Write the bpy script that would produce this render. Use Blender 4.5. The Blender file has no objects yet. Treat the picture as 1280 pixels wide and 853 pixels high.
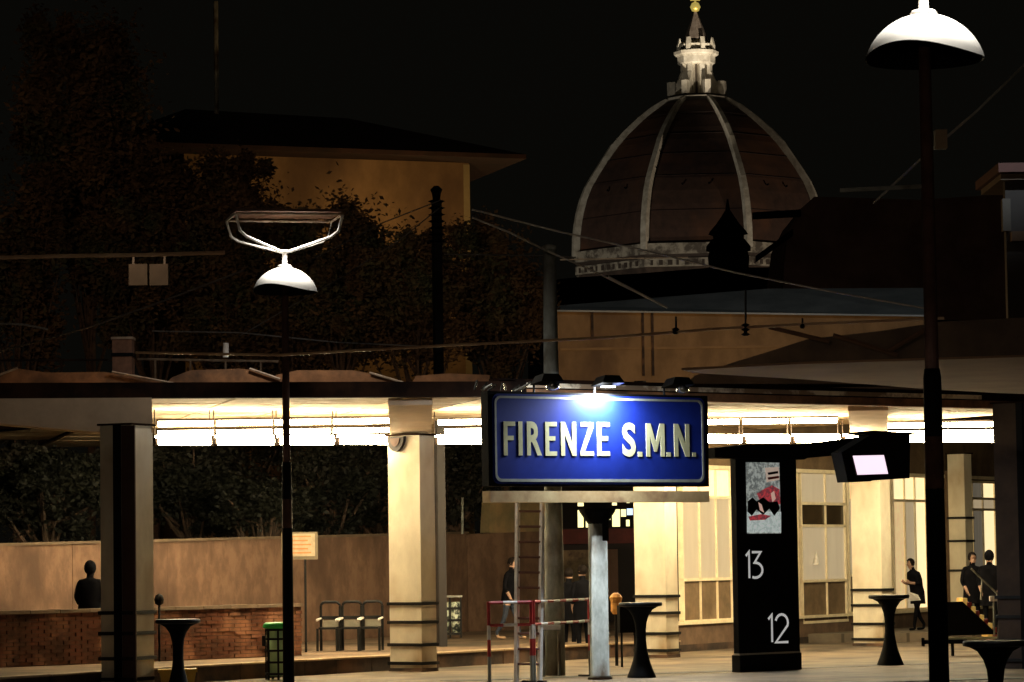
import bpy, bmesh, math, random
from mathutils import Vector, Matrix
random.seed(7)
R = math.radians
SC = bpy.context.scene
COL = SC.collection
# ------------------------------------------------------------------ camera
F = 4000.0; PITCH = math.atan(274/4000); ROLL = 0.0145; EYE = Vector((0, 0, 1.9))
cf = Vector((0, math.cos(PITCH), math.sin(PITCH)))
u0 = Vector((0, -math.sin(PITCH), math.cos(PITCH))); r0 = Vector((1, 0, 0))
cr = r0*math.cos(ROLL) - u0*math.sin(ROLL)
cu = u0*math.cos(ROLL) + r0*math.sin(ROLL)
cd = bpy.data.cameras.new('camera'); cam = bpy.data.objects.new('camera', cd); COL.objects.link(cam)
cd.sensor_width = 36; cd.lens = F/1280*36; cd.clip_start = .5; cd.clip_end = 6000
cam.matrix_world = Matrix.Translation(EYE) @ Matrix((cr, cu, -cf)).transposed().to_4x4()
SC.camera = cam
# ------------------------------------------------------------------ sky and exposure
w = bpy.data.worlds.new('World'); SC.world = w; w.use_nodes = True
nt = w.node_tree; bg = nt.nodes['Background']
bg.inputs['Color'].default_value = (1.0, .93, .68, 1); bg.inputs['Strength'].default_value = .0024
SC.view_settings.view_transform = 'Standard'; SC.view_settings.look = 'None'
SC.view_settings.exposure = 0; SC.view_settings.gamma = 1

TUBE = 125.0          # strength of the canopy strip lights
WARM = (1.0, .83, .50)

def light(name, kind, loc, power, color, size=.2, aim=None, spot=120, blend=.4, parent=None):
    l = bpy.data.lights.new(name, kind); l.energy = power; l.color = color
    if kind == 'AREA': l.size = size
    else: l.shadow_soft_size = size
    if kind == 'SPOT': l.spot_size = R(spot); l.spot_blend = blend
    o = bpy.data.objects.new(name, l); COL.objects.link(o)
    o.location = loc
    if aim is not None:
        o.rotation_euler = (Vector(aim)-Vector(loc)).to_track_quat('-Z', 'Y').to_euler()
    if parent:
        o.parent = parent; o.location = Vector(loc)-parent.location
    return o
# ------------------------------------------------------------------ photo geometry helpers
def P(px, py, D):
    d = cf*F + cr*(px-640) + cu*(426.5-py)
    return EYE + d*(D/d.y)
def G(px, D, z):
    a = P(px, 0, D); b = P(px, 853, D); t = (z-a.z)/(b.z-a.z)
    return a.lerp(b, t)
class Fr:
    """vertical plane frame: u along, v back, w up"""
    def __init__(s, o, ang):
        s.o = Vector(o); s.a = ang; s.u = Vector((math.cos(ang), math.sin(ang), 0)); s.v = Vector((-s.u.y, s.u.x, 0))
    def __call__(s, u, v, w): return s.o + s.u*u + s.v*v + Vector((0, 0, w))
    def pix(s, px, py, v=0):
        d = cf*F + cr*(px-640) + cu*(426.5-py)
        o = s.o + s.v*v
        t = (o-EYE).dot(s.v)/d.dot(s.v)
        q = EYE + d*t - s.o
        return q.dot(s.u), q.z
    @staticmethod
    def thru(px1, D1, px2, D2, z=0):
        a = G(px1, D1, z); b = G(px2, D2, z)
        f = Fr((a.x, a.y, z), math.atan2(b.y-a.y, b.x-a.x)); f.len = (b-a).length
        return f
W0 = Fr((0, 0, 0), 0)
def flat(D): return Fr((0, D, 0), 0)
# ------------------------------------------------------------------ materials
_M = {}
def mat(name, c, c2=None, scale=3.0, rough=.7, metal=0, bump=0, emis=None, es=0, streak=1, c3=None, s3=.6, detail=6, spread=.12, spec=.5):
    if name in _M: return _M[name]
    m = bpy.data.materials.new(name); m.use_nodes = True; n = m.node_tree; b = n.nodes['Principled BSDF']
    b.inputs['Specular IOR Level'].default_value = spec; b.inputs['Roughness'].default_value = rough; b.inputs['Metallic'].default_value = metal
    c2 = c2 or tuple(x*.78 for x in c)
    tc = n.nodes.new('ShaderNodeTexCoord'); mp = n.nodes.new('ShaderNodeMapping'); mp.inputs['Scale'].default_value = (1, 1, streak)
    n.links.new(tc.outputs['Object'], mp.inputs[0])
    no = n.nodes.new('ShaderNodeTexNoise'); no.inputs['Scale'].default_value = scale; no.inputs['Detail'].default_value = detail; no.inputs['Roughness'].default_value = .65
    n.links.new(mp.outputs[0], no.inputs[0])
    cr_ = n.nodes.new('ShaderNodeValToRGB'); cr_.color_ramp.elements[0].position = .5-spread; cr_.color_ramp.elements[1].position = .5+spread
    cr_.color_ramp.elements[0].color = (*c2, 1); cr_.color_ramp.elements[1].color = (*c, 1)
    n.links.new(no.outputs[0], cr_.inputs[0]); out = cr_.outputs[0]
    if c3:
        n2 = n.nodes.new('ShaderNodeTexNoise'); n2.inputs['Scale'].default_value = s3; n2.inputs['Detail'].default_value = 8
        n.links.new(mp.outputs[0], n2.inputs[0])
        r2 = n.nodes.new('ShaderNodeValToRGB'); r2.color_ramp.elements[0].position = .5; r2.color_ramp.elements[1].position = .66
        n.links.new(n2.outputs[0], r2.inputs[0])
        mx = n.nodes.new('ShaderNodeMixRGB'); n.links.new(r2.outputs[0], mx.inputs[0]); n.links.new(out, mx.inputs[1]); mx.inputs[2].default_value = (*c3, 1)
        out = mx.outputs[0]
    n.links.new(out, b.inputs['Base Color'])
    if bump:
        bp = n.nodes.new('ShaderNodeBump'); bp.inputs['Strength'].default_value = bump; bp.inputs['Distance'].default_value = .03
        n.links.new(no.outputs[0], bp.inputs['Height']); n.links.new(bp.outputs[0], b.inputs['Normal'])
    if emis:
        b.inputs['Emission Color'].default_value = (*emis, 1); b.inputs['Emission Strength'].default_value = es
    _M[name] = m; return m
def printed(name, c, c2, s, scale=14, spread=.06):
    m = mat(name, c, c2, scale, .6, spread=spread); b = m.node_tree.nodes['Principled BSDF']
    m.node_tree.links.new(b.inputs['Base Color'].links[0].from_socket, b.inputs['Emission Color']); b.inputs['Emission Strength'].default_value = s
    return m
def emit(name, c, s):
    return mat(name, tuple(min(1, x*.8) for x in c), emis=c, es=s, scale=5)
cream = mat('column_plaster', (.74, .67, .52), (.62, .55, .42), 2.2, .85, bump=.15, c3=(.38, .28, .17), s3=1.1, streak=.6)
plaster = mat('stained_plaster', (.205, .118, .072), (.14, .078, .048), 2.8, .9, bump=.3, c3=(.085, .046, .028), s3=.8, streak=.75, spread=.09)
brickm = mat('old_brick', (.12, .048, .028), (.05, .025, .016), 2.2, .95, bump=.4, c3=(.27, .13, .075), s3=1.7, spread=.1, spec=.1)
mortar = mat('mortar', (.08, .045, .03), scale=6, rough=.95)
black = mat('black_paint', (.006, .006, .007), (.004, .004, .004), 6, .7, spec=.08)
blackm = mat('black_metal', (.012, .011, .011), (.006, .006, .006), 8, .5, spec=.2)
pole_m = mat('dark_pole_paint', (.17, .085, .06), (.10, .05, .036), 5, .6, spec=.1)
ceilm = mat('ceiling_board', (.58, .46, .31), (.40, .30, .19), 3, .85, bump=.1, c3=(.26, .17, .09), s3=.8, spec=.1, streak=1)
beamm = mat('beam_plaster', (.62, .46, .31), (.50, .36, .24), 1.6, .9, bump=.1)
fasc = mat('gutter_metal', (.030, .014, .008), (.008, .005, .004), 1.2, .95, spec=.03)
roofb = mat('brown_roof_sheet', (.40, .18, .075), (.09, .045, .022), 3.2, .9, bump=.4, c3=(.03, .018, .012), s3=1.0, spread=.25)
trim = mat('pale_flashing', (.55, .42, .30), (.30, .20, .13), 4, .6)
pave = mat('platform_asphalt', (.24, .185, .125), (.15, .115, .08), .9, .7, bump=.15, c3=(.07, .055, .04), s3=.55, spread=.15, spec=.3)
pave2 = mat('raised_paving', (.26, .17, .10), (.15, .10, .06), 1.2, .85, bump=.2, c3=(.08, .06, .035), s3=.5)
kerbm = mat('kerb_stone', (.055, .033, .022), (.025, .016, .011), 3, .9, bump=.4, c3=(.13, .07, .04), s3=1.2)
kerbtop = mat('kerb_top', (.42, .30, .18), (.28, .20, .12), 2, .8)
steel = mat('galvanised_steel', (.36, .37, .33), (.22, .23, .20), 5, .85, 0, spec=.1, bump=.1, c3=(.10, .075, .05), s3=2.2, streak=.5)
whitep = mat('white_paint', (.75, .72, .68), (.6, .56, .5), 7, .5)
redp = mat('red_paint', (.45, .03, .03), (.30, .02, .02), 7, .5)
leafm = mat('dark_leaves', (.017, .018, .008), (.007, .008, .004), 1.5, .7)
leafr = mat('russet_leaves', (.20, .125, .068), (.05, .034, .020), .35, .85, c3=(.08, .095, .055), s3=.5, spec=.1)
barkm = mat('bark', (.14, .09, .06), (.06, .04, .028), 5, .9, bump=.5)
ochre = mat('ochre_render', (.30, .19, .09), (.20, .125, .058), .6, .9, c3=(.10, .06, .035), s3=.22, streak=.6, spread=.1)
tile = mat('dome_tile', (.095, .050, .036), (.048, .027, .021), .5, .9, bump=.4, c3=(.16, .070, .036), s3=.06, spread=.2)
marble = mat('marble_rib', (.80, .76, .66), (.50, .46, .38), .5, .7)
rooft = mat('old_roof_tiles', (.035, .014, .010), (.016, .008, .006), 1.2, .9, bump=.5)
dark = mat('unlit_masonry', (.10, .07, .055), (.05, .036, .03), .5, .95)
greyroof = mat('zinc_roof', (.30, .33, .33), (.20, .23, .23), .5, .5, .2)
framem = mat('window_frame_paint', (.88, .76, .52), (.74, .62, .42), 4, .6)
frost = mat('frosted_glass', (.33, .29, .22), (.24, .20, .14), 2.5, .35, streak=.15, spread=.2)
brownp = mat('brown_lower_panel', (.22, .15, .085), (.14, .095, .055), 4, .5)
clothd = mat('black_cloth', (.006, .006, .008), (.003, .003, .004), 9, .95, spec=.05)
jean = mat('dark_denim', (.035, .045, .07), (.02, .026, .04), 9, .9)
skinm = mat('skin', (.45, .27, .19), (.38, .22, .15), 6, .6)
hairm = mat('dark_hair', (.008, .005, .004), scale=9, rough=.7, spec=.1)
shoe = mat('tan_shoes', (.42, .26, .15), scale=9, rough=.6)
# ------------------------------------------------------------------ object helpers
_MW = {}
def thing(name, label, cat, loc, rz=0, group=None):
    o = bpy.data.objects.new(name, None); COL.objects.link(o); o.empty_display_size = .3
    o.location = loc; o.rotation_euler = (0, 0, rz); o['label'] = label; o['category'] = cat
    if group: o['group'] = group
    _MW[o] = Matrix.Translation(Vector(loc)) @ Matrix.Rotation(rz, 4, 'Z')
    return o
class MB:
    def __init__(s): s.v = []; s.f = []
    def add(s, vs, fs):
        b = len(s.v); s.v += [Vector(x) for x in vs]; s.f += [tuple(b+i for i in f) for f in fs]; return s
    def box(s, fr, ua, ub, va, vb, wa, wb):
        vs = [fr(u, v, w_) for w_ in (wa, wb) for v in (va, vb) for u in (ua, ub)]
        return s.add(vs, [(0, 2, 3, 1), (4, 5, 7, 6), (0, 1, 5, 4), (2, 6, 7, 3), (0, 4, 6, 2), (1, 3, 7, 5)])
    def prism(s, fr, pts, va, vb):
        """outline (u,w) pushed from va to vb"""
        n = len(pts); vs = [fr(p[0], va, p[1]) for p in pts] + [fr(p[0], vb, p[1]) for p in pts]
        fs = [tuple(range(n)), tuple(range(2*n-1, n-1, -1))] + [(i, i+n, (i+1) % n+n, (i+1) % n) for i in range(n)]
        return s.add(vs, fs)
    def slab(s, pts, z0, z1):
        n = len(pts); vs = [Vector((p[0], p[1], z0)) for p in pts] + [Vector((p[0], p[1], z1)) for p in pts]
        return s.add(vs, [tuple(range(n-1, -1, -1)), tuple(range(n, 2*n))] + [(i, (i+1) % n, (i+1) % n+n, i+n) for i in range(n)])
    def tube(s, pts, r, seg=8, caps=True):
        pts = [Vector(p) for p in pts]; rr = r if isinstance(r, (list, tuple)) else [r]*len(pts); rings = []
        for i, p in enumerate(pts):
            t = (pts[min(i+1, len(pts)-1)]-pts[max(i-1, 0)]).normalized()
            a = t.cross(Vector((0, 0, 1))) if abs(t.z) < .95 else t.cross(Vector((0, 1, 0))); a.normalize(); b = t.cross(a)
            rings.append([p + (a*math.cos(2*math.pi*k/seg) + b*math.sin(2*math.pi*k/seg))*rr[i] for k in range(seg)])
        vs = sum(rings, []); fs = []
        for i in range(len(pts)-1):
            for k in range(seg):
                fs.append((i*seg+k, i*seg+(k+1) % seg, (i+1)*seg+(k+1) % seg, (i+1)*seg+k))
        if caps: fs += [tuple(range(seg-1, -1, -1)), tuple(range((len(pts)-1)*seg, len(pts)*seg))]
        return s.add(vs, fs)
    def lathe(s, c, prof, seg=24, caps=True):
        c = Vector(c); vs = []; fs = []
        for (r, z) in prof:
            for k in range(seg):
                a = 2*math.pi*k/seg; vs.append(c+Vector((r*math.cos(a), r*math.sin(a), z)))
        for i in range(len(prof)-1):
            for k in range(seg): fs.append((i*seg+k, i*seg+(k+1) % seg, (i+1)*seg+(k+1) % seg, (i+1)*seg+k))
        if caps: fs += [tuple(range(seg-1, -1, -1)), tuple(range((len(prof)-1)*seg, len(prof)*seg))]
        return s.add(vs, fs)
    def build(s, name, m, parent=None, smooth=False, kind=None, label=None):
        me = bpy.data.meshes.new(name)
        root = parent
        while root is not None and root not in _MW: root = root.parent
        inv = _MW[root].inverted() if root is not None else None
        me.from_pydata([(inv @ v) if inv else v for v in s.v], [], s.f)
        bm = bmesh.new(); bm.from_mesh(me); bmesh.ops.recalc_face_normals(bm, faces=bm.faces); bm.to_mesh(me); bm.free()
        me.materials.append(m)
        if smooth: me.polygons.foreach_set('use_smooth', [True]*len(me.polygons))
        o = bpy.data.objects.new(name, me); COL.objects.link(o)
        if parent is not None: o.parent = parent
        if kind: o['kind'] = kind
        if label: o['label'] = label
        return o
def tag(o, label, cat, group=None):
    o['label'] = label; o['category'] = cat
    if group: o['group'] = group
    return o
def solo(mb, name, m, label, cat, loc, group=None, smooth=False):
    """a thing that is one mesh, origin at loc"""
    loc = Vector(loc); o = mb.build(name, m, None, smooth); o.data.transform(Matrix.Translation(-loc)); o.location = loc
    return tag(o, label, cat, group)
def copy_tree(o, parent=None):
    c = o.copy(); COL.objects.link(c); c.parent = parent
    for ch in list(o.children): copy_tree(ch, c)
    return c
bpy.context.view_layer.update()
# ================================================================== GROUND
def joints(m, c, sx=1.2, sy=1.2):
    n = m.node_tree; b = n.nodes['Principled BSDF']; src = b.inputs['Base Color'].links[0].from_socket
    tc = n.nodes.new('ShaderNodeTexCoord'); mp = n.nodes.new('ShaderNodeMapping'); mp.inputs['Rotation'].default_value = (0, 0, R(-50))
    br = n.nodes.new('ShaderNodeTexBrick'); br.inputs['Scale'].default_value = 1; br.inputs['Brick Width'].default_value = sx; br.inputs['Row Height'].default_value = sy; br.inputs['Mortar Size'].default_value = .03
    br.inputs['Color1'].default_value = (1, 1, 1, 1); br.inputs['Color2'].default_value = (.72, .74, .78, 1); br.inputs['Mortar'].default_value = (c, c, c, 1)
    n.links.new(tc.outputs['Object'], mp.inputs[0]); n.links.new(mp.outputs[0], br.inputs[0])
    mx = n.nodes.new('ShaderNodeMixRGB'); mx.blend_type = 'MULTIPLY'; mx.inputs[0].default_value = 1
    n.links.new(src, mx.inputs[1]); n.links.new(br.outputs[0], mx.inputs[2]); n.links.new(mx.outputs[0], b.inputs['Base Color'])
joints(pave, .35); joints(pave2, .4)
g = MB(); g.add([(-900, -60, 0), (900, -60, 0), (900, 2500, 0), (-900, 2500, 0)], [(0, 1, 2, 3)]); g.build('ground', pave, kind='structure')
RIS = .27
ris = [(190, 51.2), (300, 53.1), (420, 55.2), (550, 57.6), (740, 61.5), (850, 63.7)]
rp = [G(a, b, 0) for a, b in ris]
# raised platform behind the kerb
pl = MB(); pl.slab([(-30, 40)] + [(-12, 40.5)] + [(p.x-.13, p.y+.1) for p in rp] + [(3.2, 66), (3.2, 90), (-30, 90)], .0, RIS-.012)
pl.build('raised_platform', pave2, kind='structure')
kr = MB(); kr.tube([(0, 0, -5), (0, 0, -5.01)], .001, 3); kroot = None
k0 = bpy.data.objects.new('platform_kerb', None); COL.objects.link(k0); k0['kind'] = 'structure'; _MW[k0] = Matrix.Identity(4)
path = [Vector((-11, 42, 0))] + rp
for i in range(len(path)-1):
    a, b = path[i], path[i+1]; L = (b-a).length; n = max(1, round(L/1.0)); fr = Fr((a.x, a.y, 0), math.atan2(b.y-a.y, b.x-a.x))
    if i == 0: n = 4 if L > 4 else n
    for k in range(n):
        s0, s1 = L*k/n, L*(k+1)/n; j = random.uniform(-.008, .008)
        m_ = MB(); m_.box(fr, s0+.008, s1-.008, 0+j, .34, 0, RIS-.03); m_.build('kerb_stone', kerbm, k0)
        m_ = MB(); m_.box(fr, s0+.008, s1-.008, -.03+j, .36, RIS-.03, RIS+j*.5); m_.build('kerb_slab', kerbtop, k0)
# low pavement along the station building, right
pr = MB(); q = [G(1010, 70.2, 0), G(1300, 69.5, 0), G(1500, 100, 0), G(1010, 100, 0)]
pr.slab([(v.x, v.y) for v in q], 0, .2); pr.build('building_pavement', pave, kind='structure')
# dark drainage slot across the platform
dl = MB(); a = G(560, 51.0, 0); b = G(1320, 57.4, 0); fr = Fr((a.x, a.y, 0), math.atan2(b.y-a.y, b.x-a.x)); L = (b-a).length
dl.box(fr, 0, L, -.25, .25, 0, .006); dl.build('drainage_channel', mat('drain_dark', (.02, .014, .01), scale=4), kind='structure')
dl = MB(); a = G(-60, 45.0, 0); b = G(1400, 49.5, 0); fr = Fr((a.x, a.y, 0), math.atan2(b.y-a.y, b.x-a.x)); L = (b-a).length
dl.box(fr, 0, L, -.5, 0, 0, .012); dl.build('platform_edge_strip', mat('edge_grey', (.16, .17, .15), (.06, .06, .05), 2), kind='structure')
# ================================================================== COLUMNS
DA = math.atan2(.79, .62)
COLS = [(160, 50.2), (517, 55.9), (825, 61.6), (1092, 67.4)]
def column(px, D, label, ang_=None, top=4.12, wide=.72, thick=.40, mcol=cream, pipe=False, speaker=False, z0=0, bands=(1.17, .85, .46, .14), spk=None):
    c = G(px, D, z0); t = thing('canopy_column', label, 'column', (c.x, c.y, z0), 0, 'columns carrying the platform canopy')
    fr = Fr((c.x, c.y, 0), ang_ or DA)
    m = MB(); m.box(fr, -thick/2, thick/2, -wide/2, wide/2, z0, top); m.build('shaft', mcol, t)
    m = MB(); m.box(fr, -thick/2-.02, thick/2+.02, -wide/2-.02, wide/2+.02, z0, z0+.06); m.build('base', kerbm, t)
    m = MB(); m.box(fr, -thick/2-.035, thick/2+.035, -wide/2-.035, wide/2+.035, top-.03, top); m.build('capital', fasc, t)
    for bz in bands:
        m = MB(); e = .035
        m.box(fr, -thick/2-e, thick/2+e, -wide/2-e, -wide/2-.002, bz-.025, bz+.03)
        m.box(fr, -thick/2-e, thick/2+e, wide/2+.002, wide/2+e, bz-.025, bz+.03)
        m.box(fr, -thick/2-e, -thick/2-.002, -wide/2-.002, wide/2+.002, bz-.025, bz+.03)
        m.box(fr, thick/2+.002, thick/2+e, -wide/2-.002, wide/2+.002, bz-.025, bz+.03)
        m.build('strap', blackm, t)
    if pipe:
        m = MB(); m.box(fr, -thick/2-.05, -thick/2-.001, -.10, .02, z0, top-.031); m.build('downpipe', black, t)
        m = MB(); m.box(fr, -thick/2-.03, -thick/2-.001, -.36, -.12, z0+.07, top-.04); m.build('cable_duct', mat('dark_red_duct', (.06, .025, .02), scale=5), t)
    if speaker:
        m = MB(); o = fr(-thick/2-.001, .13, top-.04)
        n = 10; pts = [(math.cos(math.pi+math.pi*i/n)*.19, math.sin(math.pi+math.pi*i/n)*.26) for i in range(n+1)]
        ff = Fr(o, DA-math.pi/2)
        m.prism(ff, pts, -.07, 0); sp = m.build('loudspeaker', mat('speaker_brown', (.012, .005, .004), scale=5), t)
        m = MB(); pts2 = [(a*.55, b*.55-.03) for a, b in pts]; m.prism(ff, pts2, -.085, -.0701); m.build('speaker_grille', mat('speaker_grille', (.09, .035, .018), scale=9), sp)
    return t
column(160, 50.2, 'leftmost big canopy column with dark left face, downpipe and a bright right edge', ang_=R(66), thick=.66, wide=.56, pipe=True)
column(517, 55.9, 'bright cream column with black straps and a brown loudspeaker at its top', speaker=True)
column(822, 61.6, 'cream column right under the blue station sign, behind the tall table')
column(1092, 67.4, 'cream column beneath the hanging screen with the pink white display')
column(1204, 76.5, 'narrow far column with thin lines between the bright windows at right', z0=.2, wide=.45, thick=.35, bands=(2.2, 2.75, 1.5), top=4.3)
column(1290, 53, 'unlit dark brown column at the right edge of the photo', mcol=mat('column_unlit_tone', (.06, .035, .02), (.035, .02, .012), 2, .9), top=4.40, wide=.95, thick=.5, pipe=True)  # unlit side of this column is put into its dark colour
# ================================================================== CANOPIES
CZ = 4.55
def canopy():
    # left canopy
    fl = Fr.thru(192, 50.45, 612, 51.7, CZ)
    t = thing('platform_canopy', 'left platform canopy with dark gutter edge and glowing cream ceiling', 'canopy', tuple(fl.o))
    rows = 11
    for r in range(rows):
        for c in range(4):
            jz = random.uniform(-.006, .006)
            m = MB(); a, b = fl.len*c/4, fl.len*(c+1)/4; va, vb = .2+r*1.9, .2+(r+1)*1.9
            m.box(fl, a+.02, b-.02, va+.02, vb-.02, jz, jz+.04); m.build('ceiling_board', ceilm, t)
    m = MB(); m.box(fl, -.02, fl.len+.3, .16, 21.3, .06, .14); m.build('roof_deck', fasc, t)
    ff = Fr.thru(-60, 50.0, 612, 51.7, CZ)
    m = MB(); m.box(ff, 0, ff.len+.6, -.06, .14, -.01, .24); m.build('gutter', fasc, t)
    # deep edge beam at the far left, tapering up to the column
    fb = Fr.thru(-60, 49.85, 192, 50.35, 0)
    pts = [fb.pix(-60, 524), fb.pix(0, 530), fb.pix(130, 541), fb.pix(191, 541)]
    m = MB(); m.prism(fb, [(p[0], p[1]) for p in pts] + [(fb.len, CZ-.012), (0, CZ-.012)], 0, .7); m.build('edge_beam', beamm, t)
    # right canopy
    f2 = Fr.thru(606, 51.75, 1250, 58.9, CZ)
    t2 = thing('platform_canopy', 'right platform canopy with cream boarded ceiling behind the blue sign', 'canopy', tuple(f2.o))
    for r in range(10):
        for c in range(7):
            jz = random.uniform(-.006, .006)+.07
            m = MB(); a, b = .1+(f2.len+3)*c/7, .1+(f2.len+3)*(c+1)/7; va, vb = .2+r*1.9, .2+(r+1)*1.9
            m.box(f2, a+.02, b-.02, va+.02, vb-.02, jz, jz+.04); m.build('ceiling_board', ceilm, t2)
    m = MB(); m.box(f2, 0, f2.len+3.2, .17, 19.4, .15, .22); m.build('roof_deck', fasc, t2)
    m = MB(); m.box(f2, .2, f2.len+3, -.06, .15, .0, .14); m.build('fascia_board', roofb, t2)
    m = MB(); m.box(f2, .2, f2.len+3, -.1, .15, .145, .30); m.build('gutter', fasc, t2)
    # cross beams running from the columns forward to the canopy edge
    for (px, D, tt, z1, col, pn) in ((517, 55.9, t, CZ-.008, beamm, 490), (825, 61.6, t2, CZ+.06, beamm, 0), (1092, 67.4, t2, CZ+.06, beamm, 1075)):
        c = G(px, D, 0); front = 52.0 if px == 517 else (55.2 if px == 825 else 57.9)
        q = G(px, front, 0); fr = Fr((c.x, c.y, 0), math.atan2(c.y-q.y, c.x-q.x)-math.pi/2)
        Lb = (c-q).length; hw = .36
        m = MB(); vs = [fr(-hw, .3, 4.12), fr(hw, .3, 4.12), fr(hw, .3, z1), fr(-hw, .3, z1), fr(-hw, -Lb, z1-.10), fr(hw, -Lb, z1-.10), fr(hw, -Lb, z1), fr(-hw, -Lb, z1)]
        m.add(vs, [(0, 1, 2, 3), (4, 7, 6, 5), (0, 4, 5, 1), (3, 2, 6, 7), (0, 3, 7, 4), (1, 5, 6, 2)]); m.build('cross_beam', col, tt)
    # brown roof sheets seen above the gutter
    for (pts, D) in (([(-40, 486), (-40, 474), (0, 471), (22, 461), (60, 466), (130, 465), (150, 468), (228, 482), (228, 486)], 51.6),
                     ([(200, 486), (215, 472), (238, 463), (300, 461), (318, 463), (352, 475), (352, 486)], 52.0),
                     ([(330, 486), (345, 469), (372, 463), (440, 463), (470, 468), (522, 484), (522, 487)], 52.4),
                     ([(510, 487), (520, 470), (560, 467), (612, 469), (612, 487)], 52.8)):
        fr = flat(D); q = [fr.pix(*p) for p in pts]
        m = MB(); m.prism(fr, q, 0, 5); m.build('roof_sheet', roofb, t)
    for (a, b, D) in (((-40, 484), (22, 460), 51.55), ((140, 465), (226, 481), 51.55), ((312, 461), (350, 474), 51.95), ((462, 466), (520, 483), 52.35)):
        m = MB(); m.tube([P(a[0], a[1], D), P(b[0], b[1], D)], .02, 6); m.build('flashing', trim, t)
    # near canopy on the right
    near = [(852, 45.2), (1000, 44.2), (1330, 43.2)]; far = [(1330, 54.2), (1240, 52.9), (1150, 51.2), (1000, 48.0), (868, 46.0)]
    pts = [G(a, b, CZ) for a, b in near+far]
    t3 = thing('near_canopy', 'plain brown underside of the nearer canopy at upper right', 'canopy', tuple(pts[2]))
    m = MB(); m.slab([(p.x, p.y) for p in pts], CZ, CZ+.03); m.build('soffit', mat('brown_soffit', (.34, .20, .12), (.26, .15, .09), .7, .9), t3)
    m = MB(); m.box(f2, .3, f2.len-.6, -.13, -.1001, .16, .235); m.build('flashing', mat('lit_gutter_edge', (.9, .76, .56), (.30, .20, .12), 1.6, .6, spread=.05), t2)  # pale strip for the lit gutter edge, the light put into its colour
    return t, t2
canL, canR = canopy()
# roof box on the left canopy, small vent post, rails
fr = flat(54); t = thing('roof_vent', 'small square reddish brick vent box standing on the left canopy roof', 'vent', tuple(P(152, 468, 54)))
(ua, wa), (ub, wb) = fr.pix(139, 468), fr.pix(166, 421)
m = MB(); m.box(fr, ua+.02, ub-.02, 0, .4, wa, wb-.04); m.build('shaft', mat('vent_brick', (.30, .15, .09), (.16, .08, .05), 4, .9, bump=.4), t)
m = MB(); m.box(fr, ua, ub, -.03, .43, wb-.04, wb); m.build('cap', trim, t)
m = MB(); m.box(fr, ua, ub, -.02, .42, wa+.30, wa+.36); m.build('band', black, t)
m = MB(); m.tube([P(282, 447, 54), P(282.5, 429, 54)], .05, 8); solo(m, 'vent_pipe', whitep, 'short white vent pipe on the canopy roof left of the small mast lamp', 'pipe', P(282, 447, 54))
for i, (a, b, lab) in enumerate((((-20, 451), (135, 450), 'thin dark rail along the canopy roof left of the vent box'), ((172, 449), (348, 452), 'thin rail along the canopy roof right of the vent box'))):
    m = MB(); pa, pb = P(a[0], a[1], 56), P(b[0], b[1], 56); m.tube([pa, pb], .022, 6)
    for k in range(4):
        q = pa.lerp(pb, (k+.5)/4); m.tube([q, q-Vector((0, 0, .45))], .018, 5)
    solo(m, 'roof_rail', trim if i else kerbm, lab, 'rail', pa)
# ------------------------------------------------------------------ strip lights
tubem = emit('lit_diffuser', WARM, TUBE)
lamps = [(196, 262), (270, 341), (348, 416), (423, 488), (546, 612), (640, 700), (715, 775), (795, 850), (865, 925), (931, 985), (992, 1048), (1056, 1075), (1108, 1160), (1176, 1243)]
def lamp_D(px): return 54.2 + (px-196)/416*3.0 if px < 626 else 58.6 + (px-640)/603*5.6
for i, (a, b) in enumerate(lamps):
    mid = (a+b)/2; zl = P(mid, 557.5-mid*.004, lamp_D(mid)).z; A = G(a, lamp_D(a), zl); B = G(b, lamp_D(b), zl)
    lab = ['strip light just right of the leftmost column', 'second strip light from the leftmost column', 'strip light right behind the thin pole of the small mast lamp', 'strip light touching the left side of the bright cream column',
           'strip light between the bright cream column and the blue sign', 'strip light hidden behind the left half of the blue sign', 'strip light hidden behind the middle of the blue sign', 'strip light hidden behind the right half of the blue sign',
           'strip light at the right edge of the blue sign', 'strip light above the black information totem', 'strip light right of the black totem top', 'short strip light left of the hanging screen', 'strip light behind the hanging screen and tall mast pole', 'long strip light beside the dark right edge column'][i]
    t = thing('strip_light', lab, 'ceiling light', tuple((A+B)/2+Vector((0, 0, .12))), 0, 'lit strip lights under the canopy')
    fr = Fr((A.x, A.y, zl), math.atan2(B.y-A.y, B.x-A.x)); L = (B-A).length
    m = MB(); n = 6; prof = [(-.05, .0), (.05, 0), (.08, .06), (.05, .16), (-.05, .16), (-.08, .06)]
    vs = [fr(0, p[0], p[1]) for p in prof] + [fr(L, p[0], p[1]) for p in prof]
    m.add(vs, [tuple(range(6)), tuple(range(11, 5, -1))] + [(k, (k+1) % 6, (k+1) % 6+6, k+6) for k in range(6)])
    m.build('diffuser', tubem, t)
    for s in (-.02, L+.02):
        m = MB(); m.box(fr, s-.025, s+.025, -.06, .06, -.01, .12); m.build('end_cap', kerbm, t); m = MB(); m.tube([fr(s, .04, .131), fr(s, .04, CZ-zl)], .011, 5); m.build('bracket', kerbm, t)
rear = [(57.3, 196, 488, 4, CZ-.17, 'nearer'), (61.3, 196, 488, 4, CZ-.17, 'farther'), (58.3, 546, 612, 1, CZ-.17, 'nearer'), (62.3, 546, 612, 1, CZ-.17, 'farther'), (61.5, 865, 1048, 3, CZ-.10, 'nearer'), (64.5, 1108, 1243, 2, CZ-.10, 'nearer'), (68.5, 1108, 1243, 2, CZ-.10, 'farther')]
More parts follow.
